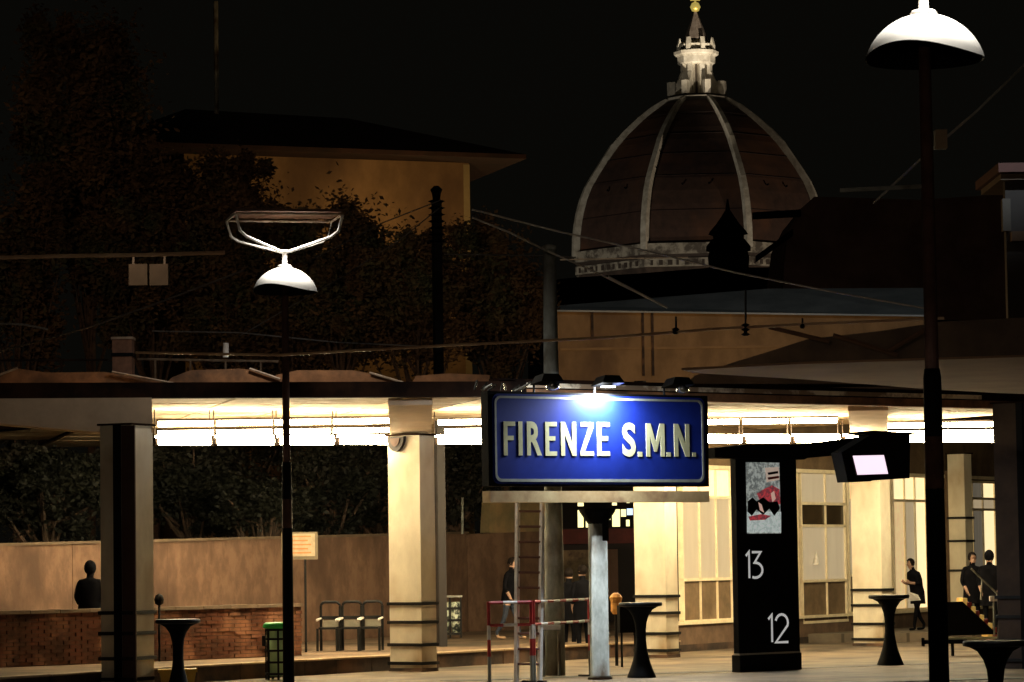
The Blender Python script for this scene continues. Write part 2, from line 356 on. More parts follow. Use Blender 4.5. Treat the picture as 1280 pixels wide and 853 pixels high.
WH_ = {196: ['directly right of the leftmost column', 'second from the leftmost column', 'at the thin mast pole', 'touching the bright cream column'], 546: ['between cream column and blue sign'],
       865: ['beside the blue sign', 'over the black totem', 'left of the hanging screen'], 1108: ['behind the tall foreground mast', 'beside the dark right edge column']}
for (D, p0, p1, n_, zl, nm) in rear:  # unseen flush rows added to whiten the ceiling behind the hanging strips
    for k in range(n_):
        a = p0+(p1-p0)*k/n_+2; b = p0+(p1-p0)*(k+1)/n_-2; A, B = G(a, D, zl), G(b, D, zl)
        t = thing('strip_light', 'added ceiling glow strip in the %s row %s' % (nm, WH_[p0][k]), 'ceiling light', tuple((A+B)/2), 0, 'strips added to whiten the canopy ceiling')
        fr = Fr((A.x, A.y, zl), math.atan2(B.y-A.y, B.x-A.x)); L = (B-A).length
        m = MB(); m.box(fr, 0, L, -.06, .06, 0, .09); m.build('diffuser', emit('added_glow_diffuser', WARM, TUBE*.55), t)
        m = MB(); m.box(fr, -.02, L+.02, -.08, .08, .091, .13); m.build('housing', kerbm, t)
# ================================================================== WALLS LEFT
fw = Fr.thru(-40, 56.0, 585, 74.5, RIS)
t = thing('plaster_wall', 'tall stained orange brown plaster wall running behind the left columns', 'wall', (fw.o.x, fw.o.y, RIS))
N = 12
for k in range(N):
    s0, s1 = fw.len*k/N, fw.len*(k+1)/N; z0 = 2.27+.26*k/N; z1 = 2.27+.26*(k+1)/N
    m = MB(); m.prism(fw, [(s0+.004, -RIS), (s1-.004, -RIS), (s1-.004, z1-RIS), (s0+.004, z0-RIS)], random.uniform(-.01, .01), .35); m.build('wall_bay', plaster, t)
m = MB(); m.prism(fw, [(0, 2.27-RIS), (fw.len, 2.53-RIS), (fw.len, 2.58-RIS), (0, 2.32-RIS)], -.05, .4); m.build('coping', mat('coping_stone', (.16, .11, .07), (.1, .07, .045), 2, .9), t)
# wall continuing behind the ladder
fw2 = Fr.thru(583, 74.5, 700, 77, RIS)
t = thing('plaster_wall', 'brown plaster wall end behind the ladder and the red and white barrier', 'wall', (fw2.o.x, fw2.o.y, RIS))
(a1, b1), (a2, b2), (a3, b3) = fw2.pix(584, 668), fw2.pix(640, 666), fw2.pix(682, 664)
m = MB(); m.prism(fw2, [(a1, -RIS), (a3, -RIS), (a3, b3), (a1, b1)], 0, .3); m.build('wall_bay', plaster, t)
q = [fw2.pix(*p) for p in ((612, 666), (614, 628), (645, 622), (684, 622), (684, 666))]
m = MB(); m.prism(fw2, q, .02, .3); m.build('upper_wall', mat('pale_upper_plaster', (.36, .25, .12), (.2, .16, .08), 1.0, .9, c3=(.5, .28, .14), s3=.8), t)
m = MB(); q0 = P(578, 668, 73.5); m.tube([q0, P(578, 622, 73.5)], .03, 6); solo(m, 'thin_post', steel, 'thin pale post standing on the plaster wall just right of the bright cream column', 'post', q0)
# low brick wall
fb = Fr.thru(-40, 52.4, 378, 57.2, RIS)
t = thing('low_brick_wall', 'low weathered red brick wall in front of the plaster wall at lower left', 'wall', (fb.o.x, fb.o.y, RIS))
WH = .86
m = MB(); m.box(fb, 0, fb.len, .02, .30, -.2, WH); m.build('core', mortar, t)
bk = MB(); rows = 13; rh = WH/rows
for r in range(rows):
    u = -.12 if r % 2 else 0
    while u < fb.len:
        a, b = max(0, u), min(fb.len, u+.25)
        if b-a > .03:
            j = random.uniform(-.012, .008); bk.box(fb, a+.006, b-.006, j, .03, r*rh+.005, (r+1)*rh-.006)
        u += .25
bk.build('brick_face', brickm, t, kind='stuff')
k = 0; u = 0
while u < fb.len:
    m = MB(); m.box(fb, u+.005, min(u+.6, fb.len)-.005, -.04, .34, WH, WH+.055+random.uniform(-.004, .004)); m.build('coping_stone', mat('coping_stone', (.1, .1, .1)), t); u += .6
# round cap post by column one
c = P(199, 757, 54.6); m = MB(); m.tube([(c.x, c.y, RIS), (c.x, c.y, c.z)], .02, 6); m.lathe((c.x, c.y, c.z), [(.02, 0), (.07, .03), (.085, .1), (.06, .17), (.01, .2)], 12)
solo(m, 'tap_post', black, 'small black round topped post just right of the leftmost column', 'post', (c.x, c.y, RIS), smooth=True)
# ================================================================== INFORMATION BOARD behind low wall
fr = flat(59); t = thing('notice_board', 'pale notice board on a thin post between the mast pole and the chairs', 'notice board', tuple(G(382, 59, RIS)))
(ua, wa), (ub, wb) = fr.pix(352, 700), fr.pix(397, 665)
m = MB(); m.box(fr, ua, ub, 0, .05, wa, wb); m.build('frame', mat('board_frame', (.13, .10, .06), scale=5), t)
m = MB(); m.box(fr, ua+.035, ub-.05, -.012, -.002, wa+.06, wb-.03); sh = m.build('sheet', mat('notice_paper', (.36, .29, .19), (.25, .20, .13), 5), t)
for k in range(5):
    m = MB(); w_ = wa+.11+k*.075; m.box(fr, ua+.09, ub-.12-(k % 2)*.06, -.016, -.0125, w_, w_+.028); m.build('text_line', mat('orange_print', (.42, .16, .05), scale=5), sh)
q = G(382, 59, 1); m = MB(); m.tube([(q.x, q.y+.03, RIS), (q.x, q.y+.03, wa+.02)], .022, 6); m.build('post', blackm, t)
# ================================================================== CHAIRS
def waiting_chair():
    t = thing('waiting_chair', 'x', 'chair', (0, 0, 0)); fr = W0
    H, Wd = .92, .36
    m = MB()
    arc = [Vector((-Wd/2, .05, 0)), Vector((-Wd/2, .05, .82))] + [Vector((-Wd/2+.08-.08*math.cos(a), .05, .82+.08*math.sin(a))) for a in (R(30), R(60), R(90))] + \
          [Vector((Wd/2-.08+.08*math.sin(a), .05, .82+.08*math.cos(a))) for a in (R(0), R(30), R(60), R(90))] + [Vector((Wd/2, .05, 0))]
    m.tube(arc, .026, 8); m.build('back_frame', blackm, t)
    m = MB(); m.box(fr, -Wd/2+.02, Wd/2-.02, .03, .075, .58, .64); m.build('back_rail', blackm, t)
    m = MB(); m.box(fr, -Wd/2+.02, Wd/2-.02, -.36, .03, .40, .44); m.build('seat', blackm, t)
    for s in (-1, 1):
        m = MB(); m.tube([(s*Wd/2, -.36, 0), (s*Wd/2, -.36, .42)], .024, 6); m.build('leg', blackm, t)
        m = MB(); m.tube([(s*Wd/2, -.40, .56), (s*Wd/2, -.38, .58), (s*Wd/2, .05, .60)], .022, 6); m.build('armrest', whitep, t)
    m = MB(); m.box(fr, -Wd/2+.03, Wd/2-.03, .045, .06, .44, .575); m.build('lower_back_panel', mat('grey_panel', (.22, .20, .15), scale=5), t)
    return t
ch = waiting_chair(); ll = ['left one of the three black framed chairs, nearest the green bin', 'middle one of the three black framed waiting chairs', 'right one of the three black framed chairs, next to the cream column']
for i, px in enumerate((413, 440, 466)):
    o = ch if i == 0 else copy_tree(ch); q = G(px, 59.8, RIS); o.location = q; o.rotation_euler.z = R(-6); o['label'] = ll[i]; o['group'] = 'black waiting chairs by the plaster wall'
# ================================================================== BINS
q = G(348, 52.8, 0); t = thing('litter_bin', 'tall mesh litter bin with a bright green lid at lower left', 'litter bin', tuple(q))
m = MB(); m.lathe(q+Vector((0, 0, .06)), [(.17, 0), (.185, .75)], 20); m.build('bag', mat('pale_bag', (.62, .88, .50), (.50, .74, .40), 4, .5), t, True)
for k in range(7):
    a = k*math.pi/3.5+.3; m = MB(); d = Vector((math.cos(a)*.2, math.sin(a)*.2, 0)); m.box(Fr(q+d*1.02, a+math.pi/2), -.016, .016, -.012, .012, .0, .84); m.build('slat', blackm, t)
for z in (.08, .27, .46, .65, .80):
    m = MB(); m.lathe(q+Vector((0, 0, z)), [(.20, 0), (.218, 0), (.218, .035), (.20, .035)], 20, False); m.build('hoop', blackm, t)
m = MB(); m.lathe(q+Vector((0, 0, .84)), [(.235, 0), (.25, .02), (.24, .07), (.20, .10)], 24); m.build('lid', mat('green_plastic', (.03, .48, .08), (.02, .36, .05), 4, .4), t, True)
for s in (-1, 1):
    m = MB(); m.box(Fr(q, 0), s*.23-.03, s*.23+.03, -.05, .05, .55, .72); m.build('side_bracket', blackm, t)
q = G(563, 68.5, RIS); t = thing('twin_bin', 'pair of clear waste bags in a dark frame right of the cream column', 'litter bin', tuple(q)); fr = Fr(q, 0)
for s in (-1, 1):
    m = MB(); m.lathe(fr(s*.12, 0, .10), [(.09, 0), (.105, .3), (.10, .66)], 12); m.build('clear_bag', mat('clear_bag', (.70, .76, .62), (.03, .04, .035), 7, .5, spread=.04), t, True)
    m = MB(); m.box(fr, s*.23-.018, s*.23+.018, -.04, .04, 0, .86); m.build('frame_post', blackm, t)
m = MB(); m.box(fr, -.018, .018, -.04, .04, 0, .8499); m.build('frame_post', blackm, t)
for z in (.06, .35, .6):
    m = MB(); m.box(fr, -.25, .25, -.115, -.105, z, z+.05); m.build('frame_rail', blackm, t)
m = MB(); m.box(fr, -.27, .27, -.12, .12, .86, .90); m.build('lid', mat('grey_lid', (.5, .5, .42), (.1, .1, .08), 7, .5), t)
# yellow and white cleaning bucket at the bottom left
q = G(222, 50.3, 0); t = thing('yellow_box', 'yellow crate behind the left pedestal table at the bottom edge', 'crate', tuple(q)); fr = Fr(q, R(8))
m = MB(); m.prism(fr, [(-.24, 0), (.24, 0), (.28, .23), (-.28, .23)], -.2, .2); m.build('body', mat('yellow_plastic', (.75, .45, .03), (.6, .35, .02), 4, .5), t)
m = MB(); m.box(fr, -.30, .30, -.22, .22, .23, .28); m.build('rim', mat('yellow_plastic', (1, 1, 1)), t)
# ================================================================== PEDESTAL TABLES
def ped_table():
    t = thing('pedestal_table', 'x', 'table', (0, 0, 0))
    m = MB(); m.lathe((0, 0, 0), [(.235, 0), (.23, .03), (.19, .12), (.14, .26), (.10, .42), (.085, .56), (.085, .72), (.10, .84), (.135, .94), (.20, 1.03), (.29, 1.075)], 28); m.build('pedestal', black, t, True)
    m = MB(); m.lathe((0, 0, 0), [(.30, 1.0755), (.355, 1.085), (.36, 1.12), (.35, 1.14)], 32); m.build('table_top', blackm, t)
    return t
tb = ped_table()
for i, (px, D, s, lab) in enumerate(((802, 51.4, 1.05, 'black pedestal table standing by the steel pipe under the blue sign'), (1113, 55.5, 1.06, 'black pedestal table in front of the pale column at right'),
                                  (223, 46.5, .98, 'black pedestal table at the lower left beside the big column'), (1247, 31.0, .93, 'black pedestal table in the lower right corner'))):
    o = tb if i == 0 else copy_tree(tb); o.location = G(px, D, 0); o.scale = (s*.93, s*.93, s); o['label'] = lab; o['group'] = 'black pedestal tables on the platform'
# ================================================================== STATION SIGN
fs = Fr.thru(607, 49.5, 885, 52.0, 0)
t = thing('station_sign', 'large blue illuminated station name sign reading FIRENZE S.M.N.', 'sign', tuple(fs(0, 0, 0)))
uL, wT = fs.pix(610, 488); uR, wT2 = fs.pix(885, 496); _, wB = fs.pix(612, 608); TH = .20
wT = (wT+wT2)/2
m = MB(); m.box(fs, uL, uR, .012, TH, wB, wT); m.build('casing', black, t)
def rrect(u0_, u1_, w0_, w1_, r, n=6):
    pts = []
    for (cx, cy, a0) in ((u1_-r, w1_-r, 0), (u0_+r, w1_-r, 90), (u0_+r, w0_+r, 180), (u1_-r, w0_+r, 270)):
        for k in range(n+1):
            a = R(a0+90*k/n); pts.append((cx+r*math.cos(a), cy+r*math.sin(a)))
    return pts
bluem = mat('sign_blue', (.009, .024, .22), (.007, .018, .17), 1.5, .45, spec=.25)
bordm = mat('sign_cream_letters', (.60, .57, .34), (.46, .44, .25), 3, .6, spec=.1)
iu, iw = .075, .06
m = MB(); m.prism(fs, rrect(uL+iu, uR-iu, wB+iw*.6, wT-iw*.6, .12), -.002, .0119); m.build('blue_face', bluem, t)
# border ring
o_ = rrect(uL+iu+.04, uR-iu-.04, wB+.07, wT-.07, .11); i_ = rrect(uL+iu+.075, uR-iu-.075, wB+.115, wT-.105, .09)
m = MB(); n = len(o_); vs = [fs(p[0], -.008, p[1]) for p in o_]+[fs(p[0], -.008, p[1]) for p in i_]+[fs(p[0], -.0021, p[1]) for p in o_]+[fs(p[0], -.0021, p[1]) for p in i_]
m.add(vs, sum([[(k, (k+1) % n, (k+1) % n+n, k+n), (k, (k+1) % n, (k+1) % n+2*n, k+2*n), (k+n, (k+1) % n+n, (k+1) % n+3*n, k+3*n)] for k in range(n)], []))
m.build('border', mat('sign_border', (.34, .35, .30), (.22, .23, .2), 2.5, .6), t)
def glyph(ch_, bold=0.0):
    cu_ = bpy.data.curves.new('g', 'FONT'); cu_.body = ch_; cu_.size = 1; cu_.offset = bold; cu_.resolution_u = 4
    o = bpy.data.objects.new('g', cu_); COL.objects.link(o)
    bpy.context.view_layer.update()
    me = bpy.data.meshes.new_from_object(o.evaluated_get(bpy.context.evaluated_depsgraph_get()))
    vs = [v.co.copy() for v in me.vertices]; fs_ = [tuple(p.vertices) for p in me.polygons]
    bpy.data.objects.remove(o); bpy.data.curves.remove(cu_); bpy.data.meshes.remove(me)
    x0 = min(v.x for v in vs); x1 = max(v.x for v in vs); y0 = min(v.y for v in vs); y1 = max(v.y for v in vs)
    return [((v.x-x0)/(x1-x0), (v.y-y0)/(y1-y0)) for v in vs], fs_
def put_letter(fr, ch_, pa, pb, pyt, pyb, m_, parent, v=-.01, bold=.02, name='letter'):
    ua, wt = fr.pix(pa, pyt); ub, _ = fr.pix(pb, pyt); _, wb = fr.pix((pa+pb)/2, pyb)
    gv, gf = glyph(ch_, bold); mb = MB()
    mb.add([fr(ua+(ub-ua)*x, v, wb+(wt-wb)*y) for x, y in gv], gf)
    o = mb.build(name, m_, parent); return o
OUT = {'M': [(0, 0), (0, 1), (.25, 1), (.5, .44), (.75, 1), (1, 1), (1, 0), (.79, 0), (.79, .64), (.57, .15), (.43, .15), (.21, .64), (.21, 0)],
       'N': [(0, 0), (0, 1), (.27, 1), (.74, .38), (.74, 1), (1, 1), (1, 0), (.74, 0), (.26, .63), (.26, 0)],
       'I': [(0, 0), (0, 1), (1, 1), (1, 0)], '.': [(0, 0), (0, 1), (1, 1), (1, 0)],
       'F': [(0, 0), (0, 1), (1, 1), (1, .87), (.33, .87), (.33, .58), (.86, .58), (.86, .45), (.33, .45), (.33, 0)],
       'E': [(0, 0), (0, 1), (1, 1), (1, .87), (.33, .87), (.33, .58), (.86, .58), (.86, .45), (.33, .45), (.33, .13), (1, .13), (1, 0)],
       'Z': [(0, 0), (0, .12), (.66, .87), (.05, .87), (.05, 1), (1, 1), (1, .88), (.34, .13), (1, .13), (1, 0)]}
for (c_, a, b, yt, yb) in (('F', 629, 643.5, 527, 569.5), ('I', 647.5, 652.5, 527, 569.5), ('R', 658, 676.5, 527, 569.5), ('E', 681, 695.5, 527.5, 570), ('N', 700.5, 719.5, 527.5, 570), ('Z', 724.5, 741.5, 528, 570),
                          ('E', 745.5, 761.5, 528, 570), ('S', 777, 794, 528.5, 571), ('.', 797, 802.5, 565, 571), ('M', 807, 830, 529.5, 571), ('.', 833, 838, 565.5, 571), ('N', 842, 861, 530, 571), ('.', 865, 869.5, 566, 571)):
    if c_ in OUT:
        ua, wt = fs.pix(a, yt); ub, _ = fs.pix(b, yt); _, wb = fs.pix((a+b)/2, yb); mb = MB()
        mb.prism(fs, [(ua+(ub-ua)*x, wb+(wt-wb)*y) for x, y in OUT[c_]], -.010, -.0021); mb.build('letter', bordm, t)
    else: put_letter(fs, c_, a, b, yt, yb, bordm, t, bold=.03)
# lower beam
ua, wa = fs.pix(612, 613); ub, wb = fs.pix(886, 628)
beamrust = mat('rusted_cream_beam', (.85, .66, .34), (.55, .33, .14), 2.2, .7, c3=(.28, .10, .05), s3=1.5, spread=.2)
m = MB(); m.box(fs, ua, ub, -.015, .20, wa-.19, wa-.012); m.build('support_beam', beamrust, t)
# lamps on top of the sign
for i, px in enumerate((672, 748, 835)):
    u, w_ = fs.pix(px, 494); w_ = wT
    m = MB(); m.tube([fs(u, .1, w_), fs(u, .1, w_+.14), fs(u, -.1, w_+.24), fs(u, -.30, w_+.22)], .02, 6); arm = m.build('lamp_arm', blackm, t)
    m = MB(); m.add([fs(u+a, b, c_) for a, b, c_ in ((-.22, -.42, w_+.15), (.22, -.42, w_+.15), (.22, -.10, w_+.10), (-.22, -.10, w_+.10), (-.14, -.38, w_+.27), (.14, -.38, w_+.27), (.14, -.14, w_+.24), (-.14, -.14, w_+.24))],
                   [(4, 5, 6, 7), (0, 1, 5, 4), (1, 2, 6, 5), (2, 3, 7, 6), (3, 0, 4, 7)]); m.build('lamp_shade', mat('lamp_shade_black', (.03, .028, .022), (.012, .01, .01), 8, .4), arm)
    if i != 1:
        m = MB(); m.lathe(fs(u+.22, -.1, w_+.02), [(.03, 0), (.1, .03), (.11, .1), (.06, .19), (.02, .22)], 12); m.build('spare_lamp', mat('chrome', (.6, .63, .6), (.1, .1, .1), 12, .25, .8), arm, True)
    else:
        m = MB(); m.box(fs, u-.10, u+.10, -.32, -.20, w_+.085, w_+.10); m.build('lamp_glass', emit('cool_lamp', (.85, .93, 1), 25), arm)
        light('sign_lamp_light', 'AREA', fs(u, -.17, w_+.07), 330, (.84, .92, 1), .34, fs(u, -.02, w_-.7), parent=t)
# silver clutter on top-left corner of the sign
m = MB()
for k in range(9):
    a, _ = fs.pix(590+k*8, 482); m.tube([fs(a, -.1+random.random()*.2, wT+.01), fs(a+random.uniform(-.1, .15), -.1, wT+.09+random.random()*.07)], .018, 5)
m.build('loose_brackets', mat('chrome', (1, 1, 1)), t, kind='stuff')
uh, wh = fs.pix(592, 492)
# round steel posts
def post(px, D, r, z1, lab, dirt=True, cap=False):
    q = G(px, D, 0); t_ = thing('sign_post', lab, 'post', tuple(q))
    m = MB(); m.lathe(q, [(r*1.25, 0), (r*1.25, .05), (r*1.02, .06), (r, z1)], 24); m.build('shaft', steel, t_, True)
    m = MB(); m.lathe(q, [(r*1.30, .0), (r*1.30, .03)], 24); m.build('base_plate', kerbm, t_)
    if cap:
        m = MB(); m.lathe(q, [(.1, z1-.25), (.28, z1+.01), (.30, z1+.06)], 16); m.build('head', black, t_)
        m = MB(); m.box(Fr(q+Vector((.12, -.16, 0)), 0), -.05, .05, -.05, .0, z1-.45, z1-.05); m.build('clamp', black, t_)
    return t_
q = G(750, 50.9, 0); _, zt = flat(50.9).pix(750, 641)
post(750, 50.9, .15, zt, 'stout grey steel post with black head under the middle of the blue sign', cap=True)
zt = P(687, 312, 52.9).z; q = G(694, 52.9, 0)
t = thing('tall_pole', 'tall pale grey steel pole passing behind the blue sign', 'pole', tuple(q))
m = MB(); m.tube([q, Vector((q.x+.01, q.y, 2)), Vector((q.x+.01, q.y, zt))], [.17, .155, .105], 20); m.build('shaft', steel, t, True)
m = MB(); m.lathe((q.x+.01, q.y, zt), [(.12, 0), (.12, .06), (.04, .09)], 16); m.build('cap', steel, t)
# ================================================================== LADDER
fl = flat(50.3); t = thing('ladder', 'white step ladder with brown rungs leaning below the blue sign', 'ladder', tuple(G(660, 50.3, 0)))
for (a, b) in (((647, 624), (645.5, 846)), ((678, 624), (674.5, 842))):
    pa = P(a[0], a[1], 50.75); pb = P(b[0], b[1], 50.1); pb.z = 0
    m = MB(); m.tube([pa, pb], .042, 4); m.build('rail', whitep, t)
nr = 11
for k in range(nr):
    f_ = (k+.6)/nr; y = 628+f_*210; D = 50.75-.65*(y-624)/222
    m = MB(); m.tube([P(647-1.5*f_+1.5, y, D), P(678-3.5*f_-1.5, y, D)], .022, 6); m.build('rung', mat('brown_rung', (.16, .07, .045), scale=5), t)
# ================================================================== RED WHITE BARRIERS
def barrier(pa, pb, D1, D2, yt1, yt2, lab, right=True):
    a = G(pa, D1, 0); b = G(pb, D2, 0); t_ = thing('barrier', lab, 'barrier', tuple(a), 0, 'red and white barriers by the ladder')
    fr = Fr(a, math.atan2(b.y-a.y, b.x-a.x)); L = (b-a).length
    for s in (0, L):
        for k, (z0, z1, mm) in enumerate(((0, .42, steel), (.42, .68, redp), (.68, .90, whitep), (.90, 1.27, redp))):
            m = MB(); m.tube([fr(s, 0, z0), fr(s, 0, z1-.001)], .028, 8); m.build('post_section', mm, t_)
        m = MB(); m.box(fr, s-.03, s+.03, -.2, .2, 0, .03); m.build('foot', blackm, t_)
    for z in (1.25, .90):
        n_ = max(3, round(L/.26))
        for k in range(n_):
            m = MB(); m.tube([fr(L*k/n_, -.005, z), fr(L*(k+1)/n_-.002, -.005, z)], .026, 6); m.build('rail_section', redp if k % 2 == 0 else whitep, t_)
barrier(612, 665, 49.6, 49.9, 750, 748, 'left red and white barrier in front of the ladder foot')
barrier(668, 738, 50.0, 52.2, 748, 747, 'right red and white barrier between the two steel posts')
# low white trestle board behind second barrier
fr = flat(52.0); t = thing('trestle', 'low cream trestle board beside the pale tall pole', 'trestle', tuple(G(690, 52, 0)))
(ua, wa), (ub, wb) = fr.pix(677, 788), fr.pix(701, 782)
m = MB(); m.box(fr, ua, ub, .3, .5, wa, wb); m.build('board', whitep, t)
for s in (ua+.03, ub-.03):
    m = MB(); m.tube([fr(s, .4, 0), fr(s, .4, wa)], .025, 6); m.build('leg', steel, t)
def stroke(fr, pa, pb, pyt, pyb, pts, wd, m_, parent, v=-.006, name='numeral'):
    ua, wt = fr.pix(pa, pyt); ub, _ = fr.pix(pb, pyt); _, wb = fr.pix((pa+pb)/2, pyb)
    q = [Vector((ua+(ub-ua)*x, wb+(wt-wb)*y)) for x, y in pts]; L = []; Rg = []
    for i, p in enumerate(q):
        t1 = (q[i]-q[i-1]).normalized() if i else (q[1]-q[0]).normalized(); t2 = (q[i+1]-q[i]).normalized() if i < len(q)-1 else t1
        n = Vector((-(t1+t2).y, (t1+t2).x)).normalized()*wd/2/max(.5, math.cos(t1.angle(t2)/2)); L.append(p+n); Rg.append(p-n)
    mb = MB(); n = len(q); mb.add([fr(p.x, v, p.y) for p in L+Rg]+[fr(p.x, -.0005, p.y) for p in L+Rg], [(i, i+1, n+i+1, n+i) for i in range(n-1)]+[(i, i+1, 2*n+i+1, 2*n+i) for i in range(n-1)]+[(n+i, n+i+1, 3*n+i+1, 3*n+i) for i in range(n-1)])
    return mb.build(name, m_, parent)
ONE = [(0, .84), (1, 1), (1, 0)]
def arc_(cx_, cy_, rx, ry, a0, a1, n=10): return [(cx_+rx*math.cos(R(a0+(a1-a0)*k/n)), cy_+ry*math.sin(R(a0+(a1-a0)*k/n))) for k in range(n+1)]
THREE = [(0, 1), (.85, 1), (.25, .60)] + arc_(.30, .31, .70, .29, 80, -115)
TWO = arc_(.5, .70, .5, .30, 165, -20) + [(0, .0), (1, 0)]
# ================================================================== TOTEM
ft = Fr.thru(922, 53.0, 1000, 54.0, 0)
t = thing('information_totem', 'black information totem with a poster and platform numbers 13 and 12', 'totem', tuple(ft(0, 0, 0)))
uL, wB = ft.pix(924, 818); uR, _ = ft.pix(1000, 818); _, wT = ft.pix(960, 560)
totm = mat('totem_black', (.006, .006, .007), (.004, .004, .005), 4, .5, spec=.05)
m = MB(); m.box(ft, uL, uR, 0, .12, wB+.01, wT); m.build('body', totm, t)
m = MB(); m.box(ft, uL+.05, uR+.07, .03, .22, 0, wB-.02); m.build('plinth', black, t)
m = MB(); m.box(ft, uL, uR, -.012, .12, wB-.02, wB+.01); m.build('metal_trim', mat('trim_steel', (.4, .38, .34), scale=5, rough=.4, metal=.5), t)
(ua, wt_), (ub, wb_) = ft.pix(932, 578), ft.pix(975, 667)
m = MB(); m.box(ft, ua, ub, -.02, -.001, wb_, wt_); sc = m.build('poster_screen', printed('poster_grey', (.50, .54, .50), (.18, .20, .19), .45), t)
def blob(pts, m_, nm, v):
    mm = MB(); mm.prism(ft, [ft.pix(*p) for p in pts], v, v+.004); mm.build(nm, m_, sc)
blob([(932.5, 640), (975, 640), (975, 666), (932.5, 666)], printed('poster_pale', (.62, .70, .66), (.45, .52, .5), .55), 'poster_text_panel', -.026)
blob([(955, 585), (972, 584), (973, 600), (957, 603)], emit('poster_cream', (.8, .62, .5), .4), 'poster_logo', -.026)
blob([(958, 591), (971, 589), (971, 592), (959, 594)], black, 'poster_logo_line', -.0305)
blob([(958, 597), (972, 595), (972, 598), (959, 600)], redp, 'poster_logo_line', -.0305)
redg = printed('poster_red', (.50, .05, .06), (.16, .04, .05), .6, 18)
blob([(945, 617), (955, 611), (964, 607), (973, 612), (974, 630), (962, 634), (950, 630)], redg, 'poster_red_shape', -.0265)
blob([(934, 646), (950, 643), (962, 645), (955, 650), (936, 651)], redg, 'poster_red_shape', -.031)
blob([(933, 627), (939, 622), (944, 627), (952, 622), (960, 628), (970, 627), (973, 636), (966, 645), (960, 636), (952, 644), (944, 637), (938, 645), (933, 640)], black, 'poster_dark_figure', -.035)
blob([(946, 628), (950, 631), (953, 641), (948, 638)], emit('poster_skin', (.8, .5, .4), .5), 'poster_pale_figure', -.039)
blob([(962, 617), (966, 614), (968, 624), (964, 628)], emit('poster_skin', (1, 1, 1), 1), 'poster_pale_figure', -.031)
numm = mat('number_white', (.75, .75, .72), (.68, .68, .65), 5, .5, emis=(.8, .8, .78), es=.42)
stroke(ft, 932, 936, 690, 723, ONE, .042, numm, t); stroke(ft, 939.5, 952.5, 690.5, 723, THREE, .042, numm, t)
stroke(ft, 960, 964.5, 769, 803, ONE, .042, numm, t); stroke(ft, 969, 984.5, 768.5, 803, TWO, .042, numm, t)
# black wing beam on top of totem, carrying the screen
pts = [ft.pix(*p) for p in ((888, 561), (930, 556), (1000, 556), (1082, 546), (1082, 566), (1004, 573), (1000, 575), (888, 573))]
m = MB(); m.prism(ft, pts, -.1, .2); m.build('top_wing', black, t)
fd = Fr.thru(1058, 51.2, 1138, 51.8, 0)
t = thing('hanging_screen', 'black hanging display box with a glowing pinkish white screen', 'screen', tuple(P(1098, 545, 51.5)))
pts = [fd.pix(*p) for p in ((1052, 566), (1060, 603), (1088, 602), (1090, 601), (1137, 598), (1138, 541), (1090, 543))]
m = MB(); m.prism(fd, pts, 0, .3); m.build('housing', black, t)
pts = [fd.pix(*p) for p in ((1070, 541), (1090, 538.5), (1146, 541.5), (1138, 544.5), (1090, 545))]
m = MB(); m.prism(fd, pts, -.05, .35); m.build('hood', black, t)
pts = [fd.pix(*p) for p in ((1063.5, 569), (1104, 568), (1110, 593), (1070, 595))]
m = MB(); m.prism(fd, pts, -.02, -.001); s_ = m.build('bezel', mat('bezel', (.02, .01, .015), scale=5), t)
pts = [fd.pix(*p) for p in ((1065, 570), (1103.5, 569.2), (1108.8, 592.5), (1070.8, 593.8))]
m = MB(); m.prism(fd, pts, -.03, -.0205); m.build('display', emit('pink_white_display', (1, .80, .93), 1.08), s_)
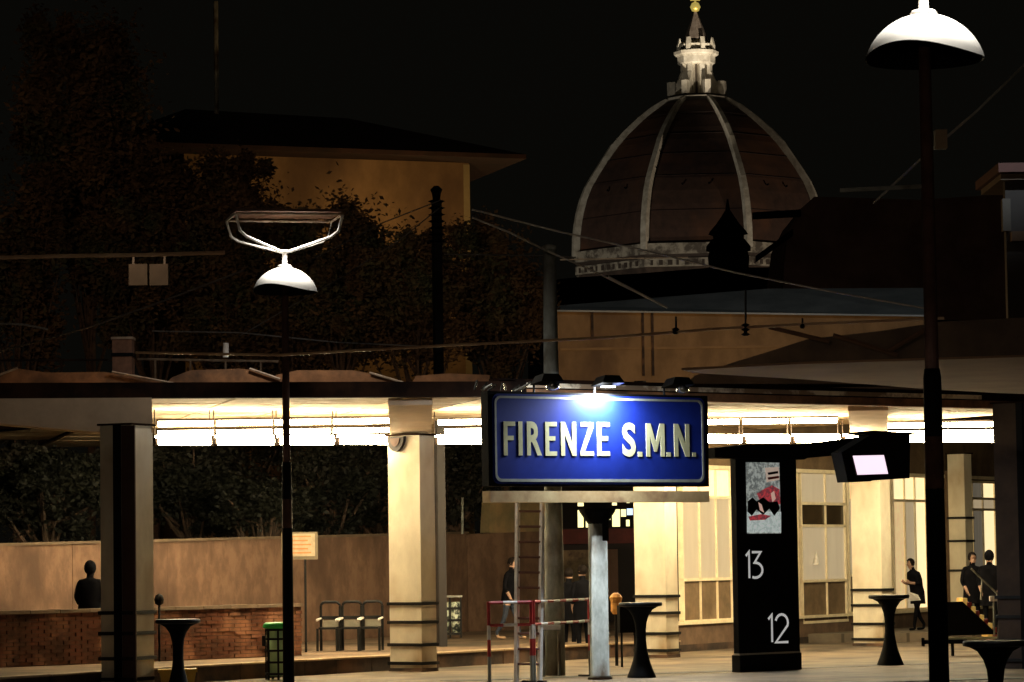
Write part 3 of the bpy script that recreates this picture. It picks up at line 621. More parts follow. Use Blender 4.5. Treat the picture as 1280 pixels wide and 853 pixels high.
# ================================================================== MAST LAMPS
def mast_lamp(px, D, lab, lean=0, power=900, extras=False):
    q = G(px, D, 0); t_ = thing('mast_lamp', lab, 'street lamp', tuple(q), 0, 'tall mast lamps with dome shades')
    topz = 6.14
    m = MB(); m.tube([q, q+Vector((0, 0, .9)), q+Vector((0, 0, 2.9)), q+Vector((0, 0, 2.91)), q+Vector((0, 0, 6.25))], [.088, .086, .080, .062, .052], 16); m.build('pole', pole_m, t_, True)
    m = MB(); m.tube([q, q+Vector((0, 0, 3.40)), q+Vector((0, 0, 3.48))], [.09, .078, .066], 16); m.build('dark_lower_pole', black, t_, True)  # black lower section: missing light on the pole put into its colour
    # dome shade with a rim that rises towards the front left
    seg = 48; rings = 12; Rd = .515; Hd = .40; mb = MB(); vs = []; fs_ = []
    base = q+Vector((0, 0, topz))
    def rim(a):   # lowest latitude fraction, 0 at top 1 at full rim
        d_ = math.cos(a-R(238)); return 1.0-.17*max(0, d_)**2
    for i in range(rings+1):
        for k in range(seg):
            a = 2*math.pi*k/seg; f_ = (i/rings)*rim(a)*R(76)
            vs.append(base+Vector((Rd/math.sin(R(76))*math.sin(f_)*math.cos(a), Rd/math.sin(R(76))*math.sin(f_)*math.sin(a), Hd*(math.cos(f_)-math.cos(R(76)))/(1-math.cos(R(76))))))
    for i in range(rings):
        for k in range(seg): fs_.append((i*seg+k, i*seg+(k+1) % seg, (i+1)*seg+(k+1) % seg, (i+1)*seg+k))
    mb.add(vs, fs_); do = mb.build('dome_shade', mat('white_enamel', (.85, .85, .82), (.8, .8, .77), 3, .35), t_, True)
    mb = MB(); mb.add([base+(v-base)*.975-Vector((0, 0, .008)) for v in vs], fs_); mb.build('shade_lining', black, do, True)
    m = MB(); m.lathe(base, [(.10, Hd-.03), (.12, Hd+.0), (.10, Hd+.03), (.045, Hd+.045), (.04, Hd+.23), (.055, Hd+.24), (.05, Hd+.27)], 16); m.build('spigot', whitep, t_, True)
    # bracket arms and mirror plate
    c = base+Vector((0, 0, Hd+.22))
    cor = [Vector((x_*math.cos(.22)-y_*math.sin(.22), x_*math.sin(.22)+y_*math.cos(.22), 0)) for x_, y_ in ((.84, .55), (-.84, .55), (-.84, -.55), (.84, -.55))]
    for k, d in enumerate(cor):
        m = MB(); m.tube([c, c+d*.45+Vector((0, 0, .12)), c+d*.80+Vector((0, 0, .22)), c+d*.92+Vector((0, 0, .30)), c+d+Vector((0, 0, .55))], .024 if k != 0 else .014, 6); m.build('arm', whitep, t_)
    ring = [c+d+Vector((0, 0, .56)) for d in cor]; ring.append(ring[0])
    for k in range(4):
        m = MB(); m.tube([ring[k], ring[k+1]], .022, 6); m.build('frame_bar', trim if k != 1 else whitep, t_)
    m = MB(); m.slab([(v.x, v.y) for v in ring[:4]], c.z+.60, c.z+.64); m.build('mirror_plate', mat('brown_plate', (.16, .07, .035), (.08, .04, .02), 3, .6), t_)
    m = MB(); m.tube([ring[1]+Vector((.45, -.1, .09)), ring[0]+Vector((-.5, 0, .09))], .02, 6); m.build('top_bar', trim, t_)
    light('mast_lamp_light', 'SPOT', c+Vector((.12, -.1, .50)), power, (1, .93, .82), .22, c+Vector((.12, -.1, -3)), spot=168, blend=.5, parent=t_)
    if extras:
        m = MB(); m.box(Fr(q, 0), .07, .17, -.06, .06, 5.37, 5.53); m.build('control_box', kerbtop, t_)
        m = MB(); m.tube([q+Vector((0, 0, 5.05)), q+Vector((-.75, .05, 5.03))], .02, 6); m.build('side_arm', steel, t_)
    return t_
mast_lamp(361, 50.0, 'small mast lamp at left with a white dome and open bracket ring above', power=330)
mast_lamp(1177, 27.3, 'big foreground mast lamp at upper right with a glowing white dome', power=430, extras=True)
# ================================================================== STATION BUILDING RIGHT
ff = Fr.thru(850, 65, 1250, 80, 0)
t = thing('station_building', 'station building with lit windows behind the right hand canopy', 'building', tuple(ff.o))
def fbox(mb, a, b, yt, yb, v0, v1):
    pass
def fu(px): return ff.pix(px, 700)[0]
Ls = fu(1290)
# wall pieces: base, head
m = MB(); m.box(ff, -.3, Ls, .0, .4, 0, .54); m.build('base_wall', mat('base_render', (.16, .10, .06), (.09, .055, .035), 2, .9), t)
m = MB(); m.box(ff, -.3, Ls, -.04, .0-.001, 0, .14); m.build('skirting', kerbm, t)
m = MB(); m.box(ff, -.3, Ls, -.06, .4, .541, .60); m.build('sill', framem, t)
m = MB(); m.box(ff, -.3, Ls, .0, .4, 3.78, 4.9); m.build('wall', mat('head_render', (.17, .11, .055), (.10, .06, .03), 1.5, .9), t)
m = MB(); m.box(ff, -.3, Ls, -.05, -.001, 3.72, 3.80); m.build('cornice', framem, t)
lit = emit('lit_pane', (1, .78, .42), 1.1); litw = emit('lit_pane_warm', (1, .72, .36), .55); blind = mat('grey_blind', (.20, .19, .16), (.14, .13, .11), 4, .7, streak=.2, emis=(.5, .42, .3), es=.18)
frl = mat('frosted_lit', (.33, .29, .22), (.24, .20, .14), 2.5, .35, streak=.15, spread=.2, emis=(.9, .70, .42), es=.36)
darkp = mat('dark_pane', (.06, .04, .02), (.035, .025, .014), 4, .25)
def window(name, pxs, zs, panes, mull=.024, frame_m=framem, v=.02, lab=None):
    us = [fu(p) for p in pxs]
    m = MB(); m.box(ff, us[0]-mull, us[0]+mull, v-.03, v+.08, zs[0], zs[-1]); w_ = m.build(name, frame_m, t)
    m = MB(); m.box(ff, us[-1]-mull, us[-1]+mull, v-.03, v+.08, zs[0], zs[-1]); m.build('jamb', frame_m, w_)
    if lab: w_['label'] = lab
    for u in us[1:-1]:
        m = MB(); m.box(ff, u-mull*.7, u+mull*.7, v-.02, v+.07, zs[0], zs[-1]); m.build('mullion', frame_m, w_)
    for z in zs:
        m = MB(); m.box(ff, us[0]-mull, us[-1]+mull, v-.035, v+.081, z-.03, z+.03); m.build('rail', frame_m, w_)
    for i in range(len(us)-1):
        for j in range(len(zs)-1):
            p_ = panes(i, j)
            m = MB(); m.box(ff, us[i]+.01, us[i+1]-.01, v+.02, v+.035, zs[j]+.02, zs[j+1]-.02); m.build('pane', p_, w_)
    return w_
Z = [.60, 1.45, 3.14, 3.74]
window('window', (854, 876, 897, 915, 935), Z, lambda i, j: [brownp, frl, lit][j])
window('window', (937, 955, 975, 998), Z, lambda i, j: [brownp, frl, litw][j])
window('door', (1003, 1034, 1058), [.45, 1.35, 2.56, 3.05, 3.74], lambda i, j: [brownp, frl, darkp, frl][j], lab='glazed door with a white cone shaped mark')
window('window', (1062, 1090, 1114), Z, lambda i, j: [brownp, frl, litw][j])
window('window', (1118, 1133, 1146, 1160), [.62, 3.16, 3.74], lambda i, j: [[litw, frl, lit][i], lit][j], lab='bright curtained window')
window('window', (1162, 1180), [.62, 3.16, 3.74], lambda i, j: litw)
m = MB(); m.box(ff, fu(1181), fu(1194), -.12, .2, .2, 3.9); m.build('pilaster', mat('dark_pilaster', (.10, .06, .03), scale=3), t)
window('window', (1213, 1218, 1231, 1246, 1262), [.62, 2.98, 3.25, 3.66], lambda i, j: (lit if i != 1 else blind) if j == 0 else (frl if j == 1 else [frl, blind, lit, lit][i]), lab='brightest window with a grey blind')
m = MB(); u, w_ = ff.pix(1019, 706); m.lathe(ff(u, -.03, w_), [(.09, 0), (.07, .10), (.02, .24), (.005, .3)], 10); m.build('white_mark', whitep, t)
# warm glow from inside the building on the floor at the right is given by the strip lights and panes
# ================================================================== DARK PASSAGE behind the sign post
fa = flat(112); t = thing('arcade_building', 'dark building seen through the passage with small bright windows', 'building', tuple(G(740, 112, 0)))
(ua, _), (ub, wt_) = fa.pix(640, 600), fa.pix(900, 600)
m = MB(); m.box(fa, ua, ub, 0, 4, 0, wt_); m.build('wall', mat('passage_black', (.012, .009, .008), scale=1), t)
wl = emit('bright_far_window', (1, .88, .42), 1.6); wb_m = emit('bluish_far_light', (.55, .7, 1), 1.6)
for (a, b, yt, yb, mm) in ((722, 729.5, 638, 659.5, wl), (732, 741, 641, 659.5, wl), (765, 775, 637, 658.5, wl), (758, 763, 644, 650, wl), (776, 782.5, 637, 646, wl), (783.5, 791, 636, 644, wb_m), (782.5, 787, 650, 658, wl), (722, 729.5, 626, 633, wl), (765, 771, 627, 632, wl), (783, 787, 626, 629, wl)):
    (x0, z1), (x1, z0) = fa.pix(a, yt), fa.pix(b, yb)
    m = MB(); m.box(fa, x0-.03, x1+.03, -.05, -.001, z0-.03, z1+.03); fr_ = m.build('window', black, t); m = MB(); m.box(fa, x0, x1, -.08, -.0501, z0, z1); m.build('pane', mm, fr_)
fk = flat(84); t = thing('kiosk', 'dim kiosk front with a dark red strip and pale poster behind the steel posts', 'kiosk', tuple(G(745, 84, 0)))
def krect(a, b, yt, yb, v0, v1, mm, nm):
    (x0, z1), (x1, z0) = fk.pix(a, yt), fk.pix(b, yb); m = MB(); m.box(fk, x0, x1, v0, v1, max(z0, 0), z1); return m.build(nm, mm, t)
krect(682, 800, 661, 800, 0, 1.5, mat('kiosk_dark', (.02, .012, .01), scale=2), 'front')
krect(700, 800, 662, 679, -.08, -.001, mat('kiosk_red', (.16, .03, .025), (.09, .02, .015), 1.5), 'fascia')
krect(703, 738, 688, 742, -.05, -.001, mat('kiosk_poster', (.30, .22, .12), (.12, .08, .05), 2.5, spread=.08), 'poster')
krect(758, 773, 687, 745, -.05, -.001, mat('kiosk_pillar', (.24, .13, .08), scale=2), 'poster')
# orange bag on black case beside the table
q = G(786, 56.5, 0); t = thing('black_case', 'black upright case standing behind the middle pedestal table', 'case', tuple(q)); fr = Fr(q, R(10))
zc = P(786, 757, 56.5).z; zb = P(786, 791, 56.5).z
m = MB(); m.box(fr, -.17, .17, -.12, .12, zb, zc); m.build('body', black, t)
for s in (-.12, .12):
    m = MB(); m.tube([fr(s, 0, .0), fr(s, 0, zb)], .02, 6); m.build('leg', blackm, t)
q = P(770, 768, 57.2); t = thing('orange_bag', 'crumpled orange and yellow bag on a thin stand right of the steel post', 'bag', (q.x, q.y, 0))
m = MB(); m.lathe(q, [(.06, 0), (.10, .06), (.095, .2), (.12, .3), (.07, .36), (.03, .38)], 9); m.build('bag', mat('orange_bag', (.85, .45, .12), (.7, .28, .05), 5, .6, bump=.5), t)
m = MB(); m.tube([(q.x, q.y, 0), q], .03, 6); m.build('stand', blackm, t)
# ================================================================== STAIR WITH BLACK PANEL (right)
fx = flat(60); t = thing('stair_ramp', 'black sloping panel with yellow lit steps and steel handrail at right', 'steps', tuple(G(1215, 60, 0)))
pts = [fx.pix(*p) for p in ((1182, 753), (1203, 752), (1247, 793), (1185, 795))]
m = MB(); m.prism(fx, pts, 0, .06); m.build('side_panel', black, t)
ymat = mat('glowing_tread', (.85, .50, .10), (.5, .25, .05), 4, .6, emis=(1, .62, .14), es=.25)  # treads emit a little, standing in for yellow light on the steps
for k in range(8):
    f_ = k/8; a = fx.pix(1204+f_*42, 748+f_*42); b = fx.pix(1210+f_*42, 748+f_*42+14)
    m = MB(); m.box(fx, a[0], a[0]+.085, .07, .9, b[1]-.05, a[1]); m.build('tread', ymat if k % 2 == 0 else redp, t)
m = MB(); m.tube([fx(*((lambda p: (p[0], .0, p[1]))(fx.pix(*p_)))) for p_ in ((1214, 711), (1246, 742), (1247, 752))], .02, 6); m.build('handrail', steel, t)
for p_, q_ in (((1228, 724), (1226, 750)), ((1247, 748), (1249, 775)), ((1242, 748), (1243, 795))):
    m = MB(); a = fx.pix(*p_); b = fx.pix(*q_); m.tube([fx(a[0], 0, a[1]), fx(b[0], 0, b[1])], .018, 6); m.build('rail_post', steel, t)
(ua, wa), (ub, wb) = fx.pix(1237, 752), fx.pix(1250, 745)
m = MB(); m.box(fx, ua, ub, -.06, .05, wa, wb); m.build('control_box', whitep, t)
(ua, wa), (ub, wb) = fx.pix(1180, 800), fx.pix(1245, 796)
m = MB(); m.box(fx, ua, ub, -.1, 0, wa, wb); m.build('foot_rail', mat('pale_rail', (.6, .6, .4), scale=5), t)
(ua, wa), (ub, wb) = fx.pix(1150, 805), fx.pix(1206, 799)
m = MB(); m.box(fx, ua, ub, -.3, -.2, wa, wb); m.box(fx, ua, ua+.05, -.3, -.2, wa-.04, wb+.04); m.build('drawbar', black, t)
for a in (1190, 1240):
    u, _ = fx.pix(a, 800); m = MB(); m.tube([fx(u, -.05, 0), fx(u, -.05, wa)], .03, 6); m.build('leg', black, t)
# ================================================================== PEOPLE
def skinmesh(name, verts, edges, radii, lvl=1):
    me = bpy.data.meshes.new(name); me.from_pydata(verts, edges, [])
    o = bpy.data.objects.new(name, me); COL.objects.link(o)
    o.modifiers.new('s', 'SKIN')
    for i, r in enumerate(radii):
        sv = me.skin_vertices[0].data[i]; sv.radius = (r, r) if not isinstance(r, tuple) else r; sv.use_root = (i == 0)
    sb = o.modifiers.new('b', 'SUBSURF'); sb.levels = lvl; sb.render_levels = lvl
    bpy.context.view_layer.update()
    out = bpy.data.meshes.new_from_object(o.evaluated_get(bpy.context.evaluated_depsgraph_get()))
    bpy.data.objects.remove(o); return out
def person(loc, rz, label, H=1.75, lean=0, stride=.0, bend=(.15, .15), coat=clothd, legs=clothd, shoes=black, coatlen=.50, hood=False, longhair=False, arms='down', group=None):
    """local frame: facing -y, x to the person's left"""
    t_ = thing('person', label, 'person', tuple(loc), rz, group)
    s = H/1.75; V = []; E = []; Rr = []; tagm = []
    def v(x, y, z, r, mt, prev=None):
        V.append(Vector((x, y, z))*s); Rr.append((r[0]*s, r[1]*s) if isinstance(r, tuple) else r*s); tagm.append(mt)
        if prev is not None: E.append((prev, len(V)-1))
        return len(V)-1
    L = lambda z: -lean*max(0, z-.95)      # forward lean
    pel = v(0, 0, .95, (.15, .11), 1)
    wa_ = v(0, L(1.1), 1.10, (.14, .10), 0, pel); chs = v(0, L(1.3), 1.30, (.175, .115), 0, wa_); nk0 = v(0, L(1.45), 1.44, (.10, .08), 0, chs)
    nk = v(0, L(1.5)-.01, 1.50, .062 if hood else .052, 0, nk0); h1 = v(0, L(1.58)-.03, 1.57, .072, 0 if (hood and rz > 2) else 2, nk); h2 = v(0, L(1.66)-.03, 1.66, .088, 2, h1); v(0, L(1.72)-.02, 1.735, .055, 2, h2)
    v(0, L(1.61)-.115, 1.615, .012, 2, h1)
    for sd in (-1, 1):
        v(sd*.085, L(1.63), 1.63, .012, 2, h2)
        st = stride*sd
        hp = v(sd*.09, 0, .88, .095, 1, pel); th_ = v(sd*.095, -st*.22-.015, .69, .080, 1, hp); kn = v(sd*.10, -st*.45-.03, .50, .062, 1, th_); sn_ = v(sd*.10, -st*.75-.01, .30, .052, 1, kn); an = v(sd*.10, -st+ (.06 if st < 0 else 0), .10+(.05 if st < 0 else 0), .042, 1, sn_)
        hl = v(sd*.10, -st+.03, .04, .035, 3, an); v(sd*.105, -st-.16, .035, .034, 3, hl)
        sh_ = v(sd*.185, L(1.42), 1.42, .065, 0, nk0 if False else chs)
        if arms == 'down': el = v(sd*.24, L(1.1)+.03+st*.3, 1.13, .048, 0, sh_); wr = v(sd*.23, L(.9)-.06+st*.6, .89, .034, 2, el); hd = Vector((0, -.02, -1))
        elif arms == 'phone': el = v(sd*.23, L(1.1)-.03, 1.14, .048, 0, sh_); wr = v(sd*.10, L(1.1)-.25, 1.16, .034, 2, el); hd = Vector((0, -.8, .5))
        else: el = v(sd*.25, L(1.1)+.02, 1.13, .05, 0, sh_); wr = v(sd*.18, L(.95)-.08, .93, .036, 2, el); hd = Vector((-sd*.3, -.3, -.9))
        hd.normalize(); W_ = V[wr]/s; pm = W_+hd*.06; pa = v(pm.x, pm.y, pm.z, (.038, .022), 2, wr)
        side = hd.cross(Vector((1, 0, 0))).normalized()
        for q_ in range(4):
            off = side*(q_-1.5)*.02; a = pm+off+hd*.04; b = a+hd*(.035-.004*abs(q_-1.2)); 
            i1 = v(a.x, a.y, a.z, .010, 2, pa); v(b.x, b.y, b.z-.004, .008, 2, i1)
        th = pm-side*.045+hd*.01; v(th.x, th.y, th.z, .010, 2, pa)
    me = skinmesh('body', V, E, Rr)
    for mm in (coat, legs, skinm, shoes): me.materials.append(mm)
    for p in me.polygons:
        c = p.center; bi = min(range(len(V)), key=lambda i: (V[i]-c).length_squared-Rr[i if not isinstance(Rr[i], tuple) else i][0]*0 if isinstance(Rr[i], tuple) else (V[i]-c).length_squared)
        p.material_index = tagm[bi]; p.use_smooth = True
    o = bpy.data.objects.new('body', me); COL.objects.link(o); o.parent = t_
    # coat shell
    prof = [(1.47, .085, .075), (1.44, .15, .10), (1.38, .215, .13), (1.25, .225, .145), (1.08, .205, .14), (.95, .215, .15), (.95-coatlen*.35, .22, .155), (.95-coatlen*.5, .225, .16)]
    mb = MB(); n_ = 18; vs = []; fs_ = []
    for (z, a, b) in prof:
        for k in range(n_):
            an_ = 2*math.pi*k/n_; wob = 1+.03*math.sin(3*an_+z*9)
            vs.append(Vector((a*math.cos(an_)*wob, L(z)+b*math.sin(an_)*wob, z))*s)
    for i in range(len(prof)-1):
        for k in range(n_): fs_.append((i*n_+k, i*n_+(k+1) % n_, (i+1)*n_+(k+1) % n_, (i+1)*n_+k))
    mw = _MW[t_]; mb.add([mw @ v_ for v_ in vs], fs_); mb.build('coat', coat, t_, True)
    # hair
    mb = MB(); vs = []; fs_ = []; c = Vector((0, L(1.66)-.02, 1.655))
    for i in range(7):
        for k in range(16):
            an_ = 2*math.pi*k/16; front = math.sin(an_) < -.4
            lim = R(60) if front and not hood else (R(150) if (longhair or hood) else R(128)); f_ = lim*i/6
            rr = 1.12 if not hood else 1.3
            vs.append((c+Vector((.082*rr*math.sin(f_)*math.cos(an_), .100*rr*math.sin(f_)*math.sin(an_)+.005, .105*rr*math.cos(f_)-(.10*max(0, f_-R(90)) if longhair else 0))))*s)
    for i in range(6):
        for k in range(16): fs_.append((i*16+k, i*16+(k+1) % 16, (i+1)*16+(k+1) % 16, (i+1)*16+k))
    mb.add([mw @ v_ for v_ in vs], fs_); mb.build('hood' if hood else 'hair', clothd if hood else hairm, t_, True)
    return t_
person(G(113, 55.3, RIS), R(170), 'person in a black coat seen from behind, standing behind the low brick wall', H=1.70, arms='in', coatlen=.8, hood=True)
person(G(637, 66.5, RIS), R(70), 'person in black jacket and jeans walking right behind the barrier', H=1.68, stride=.2, legs=jean, shoes=shoe, arms='in', lean=.10, coatlen=.3)
person(G(712, 64, 0), R(150), 'dark clothed person in the passage left of the stout steel post', H=1.72, arms='in', group=None)
person(G(730, 63, 0), R(-150), 'dark clothed person closest to the stout steel post in the passage', H=1.78, arms='in')
person(G(1148, 72, .2), R(-60), 'person in black jacket leaning forward over a white paper near the mast pole', H=1.60, lean=.25, arms='phone', stride=.2, coatlen=.6)
person(G(1217, 68.5, .2), R(20), 'left one of the two dark clothed people beside the steps', H=1.72, arms='in', coatlen=.6)
person(G(1239, 67.5, .2), R(-15), 'right one of the two people beside the steps, with a hood up', H=1.74, arms='in', hood=True, coatlen=.7)
q = P(1142, 745, 71.4); m = MB(); fr = Fr(q, 0); m.add([fr(-.12, 0, .10), fr(.16, 0, -.10), fr(-.1, .1, -.12), fr(.10, .02, .02)], [(0, 3, 1, 2)])
m.add([fr(-.12, .01, .10), fr(.16, .01, -.10), fr(-.1, .11, -.12), fr(.10, .03, .02)], [(0, 2, 1, 3)]); solo(m, 'paper', whitep, 'white paper held by the leaning person', 'paper', q)
# ================================================================== TREES
import numpy as np
RNG = np.random.default_rng(11)
def crown(c, rad, n, leaf, clumps=14):
    k = 0; cs = []
    while len(cs) < clumps:
        d = RNG.uniform(-1, 1, 3)
        if .3 < np.linalg.norm(d) < 1: cs.append((Vector((c.x+d[0]*rad[0], c.y+d[1]*rad[1], c.z+d[2]*rad[2])), RNG.uniform(.12, .36)))
    cen = np.array([list(q[0]) for q in cs]); rr = np.array([q[1] for q in cs])
    idx = RNG.integers(0, clumps, n); loose = RNG.random(n) < .22
    C_ = np.where(loose[:, None], np.array(list(c))[None], cen[idx]); r_ = np.where(loose, 1.0, rr[idx])
    d = RNG.normal(size=(n, 3)); d /= np.linalg.norm(d, axis=1)[:, None]; d *= (RNG.random(n)**.55)[:, None]*RNG.normal(1, .16, n)[:, None]
    p = C_ + d*r_[:, None]*np.array([rad[0], rad[1], rad[2]*.85])
    a = RNG.normal(size=(n, 3)); a[:, 2] *= .6; a /= np.linalg.norm(a, axis=1)[:, None]
    b = np.cross(a, RNG.normal(size=(n, 3))); b /= np.linalg.norm(b, axis=1)[:, None]
    l = (leaf*RNG.uniform(.5, 1.5, n))[:, None]
    V_ = np.stack([p-a*l, p+b*l*.5, p+a*l, p-b*l*.5], 1).reshape(-1, 3)
    return cs, V_
def tree(px, D, yc, rx, ry, n, lab, m_=leafm, leaf=.16, clumps=16, rdepth=None, trunk=.16):
    c = P(px, yc, D); k = D/F; rad = (rx*k, (rdepth or rx*k*.8), ry*k); base = Vector((c.x, c.y, 0))
    t_ = thing('tree', lab, 'tree', tuple(base), 0, 'dark trees behind the station')
    n *= 3; leaf *= .52
    cs, V_ = crown(c, rad, n, leaf, clumps); V_ = V_-np.array(list(base))[None]
    me = bpy.data.meshes.new('crown'); me.vertices.add(4*n); me.vertices.foreach_set('co', V_.astype(np.float32).ravel()); me.loops.add(4*n); me.loops.foreach_set('vertex_index', np.arange(4*n, dtype=np.int32))
    me.polygons.add(n); me.polygons.foreach_set('loop_start', np.arange(0, 4*n, 4, dtype=np.int32)); me.update(calc_edges=True); me.materials.append(m_)
    o = bpy.data.objects.new('crown', me); COL.objects.link(o); o.parent = t_
    mb = MB(); top = c+Vector((0, 0, rad[2]*.4)); mb.tube([base, base.lerp(top, .5)+Vector((.1, 0, 0)), top], [trunk, trunk*.75, trunk*.25], 8)
    for cc, _ in cs[:22]:
        f_ = random.uniform(.4, .8); s = base.lerp(top, f_); mb.tube([s, s.lerp(cc, .5)+Vector((0, 0, -.1)), cc], [trunk*.4, trunk*.28, trunk*.08], 5)
    mb.build('trunk', barkm, t_)
    return t_
T_ = [(60, 70, 620, 75, 62, 5000, 'dark tree behind the far left end of the plaster wall', leafm, .13), (240, 74, 605, 70, 66, 5000, 'dark tree visible between the leftmost column and mast pole', leafm, .13),
      (330, 71, 632, 60, 40, 3500, 'low bush above the wall behind the thin mast pole', leafm, .11), (415, 76, 600, 60, 75, 4500, 'dark tree behind the notice board', leafm, .13), (20, 78, 590, 70, 90, 5000, 'dark tree mass behind the wall at the far left, further back', leafm, .13), (290, 84, 590, 80, 90, 6000, 'wide dark tree behind the wall under the second strip light', leafm, .14), (470, 83, 600, 60, 85, 5000, 'dark tree behind the cream column', leafm, .14),
      (560, 84, 590, 60, 90, 6000, 'dark tree between the cream column and the blue sign', leafm, .14), (150, 78, 610, 60, 60, 3500, 'dark tree just behind the leftmost column', leafm, .13),
      (290, 100, 350, 95, 118, 12000, 'broad dark tree below the villa roof behind the small mast lamp', leafr, .17), (425, 98, 348, 95, 122, 12500, 'russet leaved tree in front of the villa wall', leafr, .16), (520, 96, 380, 85, 108, 11000, 'tree with glinting leaves beside the dark insulator mast', leafr, .15), (625, 97, 375, 62, 98, 10000, 'thin tree right of the insulator mast and left of the pale pole', leafr, .15),
      (360, 99, 420, 90, 75, 9000, 'low dense tree just above the canopy roof behind the small mast lamp', leafr, .17), (285, 108, 255, 62, 75, 6500, 'dark tree covering the left end of the villa wall', leafr, .17), (190, 103, 330, 90, 130, 9000, 'dark tree between the tall tree and the villa', leafr, .18),
      (110, 105, 170, 95, 190, 10000, 'very tall dark reddish tree at the upper left', leafr, .2), (20, 102, 330, 80, 150, 4000, 'dark tree at the left edge of the photo above the canopy', leafr, .2)]
for (px, D, yc, rx, ry, n, lab, mm, lf) in T_: tree(px, D, yc, rx, ry, n, lab, mm, lf, clumps=30)
# ================================================================== VILLA
fv = Fr.thru(286, 129, 586, 132, 0)
t = thing('villa', 'ochre villa with a dark overhanging tiled roof behind the trees', 'building', tuple(fv.o))
uR = fv.pix(586, 200)[0]; uL = fv.pix(230, 200)[0]; wE = fv.pix(586, 200)[1]
m = MB(); m.box(fv, uL, uR, 0, 9, 0, wE); m.build('wall', ochre, t)
e = 1.9; wR = fv.pix(480, 130)[1]
vs = [fv(uL-e*2, -e, wE+.0), fv(uR+e, -e, wE-.15), fv(uR+e, 9+e, wE-.15), fv(uL-e*2, 9+e, wE), fv(uL+1, 4.5, wR+.2), fv(uR-4, 4.5, wR)]
vs2 = [v+Vector((0, 0, .18)) for v in vs[:4]]
m = MB(); m.add(vs[:4]+vs2+vs[4:], [(0, 3, 2, 1), (0, 1, 5, 4), (1, 2, 6, 5), (2, 3, 7, 6), (3, 0, 4, 7), (4, 5, 9, 8), (5, 6, 9), (6, 7, 8, 9), (7, 4, 8)]); rf = m.build('roof', rooft, t)
m = MB(); a = fv.pix(268, 150); m.tube([fv(a[0]+.95, 4, wR-1), fv(a[0]+.95, 4, fv.pix(268, -20)[1])], .10, 6); m.build('roof_mast', steel, rf)
m = MB(); m.box(fv, uR-.25, uR+.02, -.03, .0, .1, wE-.2); m.build('corner_strip', mat('corner_strip', (.35, .28, .14), scale=1), t)
# ================================================================== OCHRE HALL below the dome
fo = flat(150); t = thing('long_hall', 'long ochre hall with a grey metal roof below the dome', 'building', tuple(G(860, 150, 0)))
q = [fo.pix(*p) for p in ((693, 389), (1010, 391), (1160, 395))]; uL, uR = q[0][0], fo.pix(1165, 400)[0]; wE = q[0][1]
m = MB(); m.prism(fo, [(uL, 0), (uR, 0), (uR, fo.pix(1160, 396)[1]), (uL, fo.pix(693, 388)[1])], 0, 12); m.build('wall', ochre, t)
a = [P(693, 387.5, 149.6), P(1165, 394, 149.6), P(1165, 360, 156), P(960, 361, 156), P(880, 367, 156), P(700, 382, 156)]
m = MB(); m.add(a+[v-Vector((0, 0, .08)) for v in a], [(0, 1, 2, 3, 4, 5), (6, 11, 10, 9, 8, 7)]+[(i, (i+1) % 6, (i+1) % 6+6, i+6) for i in range(6)]); m.build('roof', greyroof, t)
for k, px in enumerate((740, 803, 815)):
    m = MB(); a_ = fo.pix(px, 388); b_ = fo.pix(px, 425 if k == 0 else 470); m.box(fo, a_[0]-.06, a_[0]+.06, -.1, -.001, b_[1], a_[1]); m.build('downpipe', kerbm, t)
for k in range(1):
    m = MB(); a_ = fo.pix(700, 425); b_ = fo.pix(1160, 432); m.box(fo, a_[0], b_[0], -.06, -.001, b_[1], b_[1]+.12); m.build('string_course', mat('string_course', (.30, .18, .07), scale=1), t)
# dark roof in front of the hall, lower right
fo = flat(96); t = thing('dark_shed', 'black silhouetted shed roof in front of the long ochre hall', 'building', tuple(G(1080, 96, 0)))
pts = [fo.pix(*p) for p in ((868, 470), (920, 452), (960, 440), (1010, 424), (1100, 414), (1180, 402), (1300, 396), (1300, 480), (868, 480))]
m = MB(); m.prism(fo, pts, 0, 6); m.build('roof', dark, t)
m = MB(); m.box(fo, pts[0][0], pts[6][0], .3, 5.7, 0, pts[7][1]); m.build('wall', dark, t)
for a, b in (((1040, 420), (1120, 445)), ((1110, 440), (1160, 410)), ((960, 410), (1035, 428))):
    m = MB(); p1, p2 = fo.pix(*a), fo.pix(*b); m.tube([fo(p1[0], -.3, p1[1]), fo(p2[0], -.3, p2[1])], .07, 5); m.build('rafter', mat('rafter_brown', (.10, .055, .035), scale=2), t)
# dark houses to the right
fo = flat(300); t = thing('dark_house', 'unlit reddish house mass hiding the lower right side of the dome', 'building', tuple(G(1140, 300, 0)))
pts = [fo.pix(*p) for p in ((978, 400), (980, 332), (985, 292), (1000, 262), (1018, 246), (1150, 250), (1300, 240), (1300, 400))]
m = MB(); m.prism(fo, pts, 0, 20); m.build('wall', mat('unlit_red_render', (.55, .32, .26), (.35, .20, .16), .25, .95), t)
for k, (a, b) in enumerate((((940, 271), (1000, 268)), ((944, 325), (990, 292)))):
    m = MB(); p1, p2 = fo.pix(*a), fo.pix(*b); m.prism(fo, [(p1[0], p1[1]-.3), (p2[0], p2[1]-.3), (p2[0], p2[1]+.35), (p1[0], p1[1]+.3)], -1, -.2); m.build('roof_bracket', black, t)
fo = flat(120); t = thing('small_tower', 'dim tower corner with red eave and pale pillar at the right edge', 'building', tuple(G(1275, 120, 0)))
def trect(a, b, yt, yb, v0, v1, mm, nm, p=None):
    (x0, z1), (x1, z0) = fo.pix(a, yt), fo.pix(b, yb); m = MB(); m.box(fo, x0, x1, v0, v1, max(z0, 0), z1); return m.build(nm, mm, p or t)
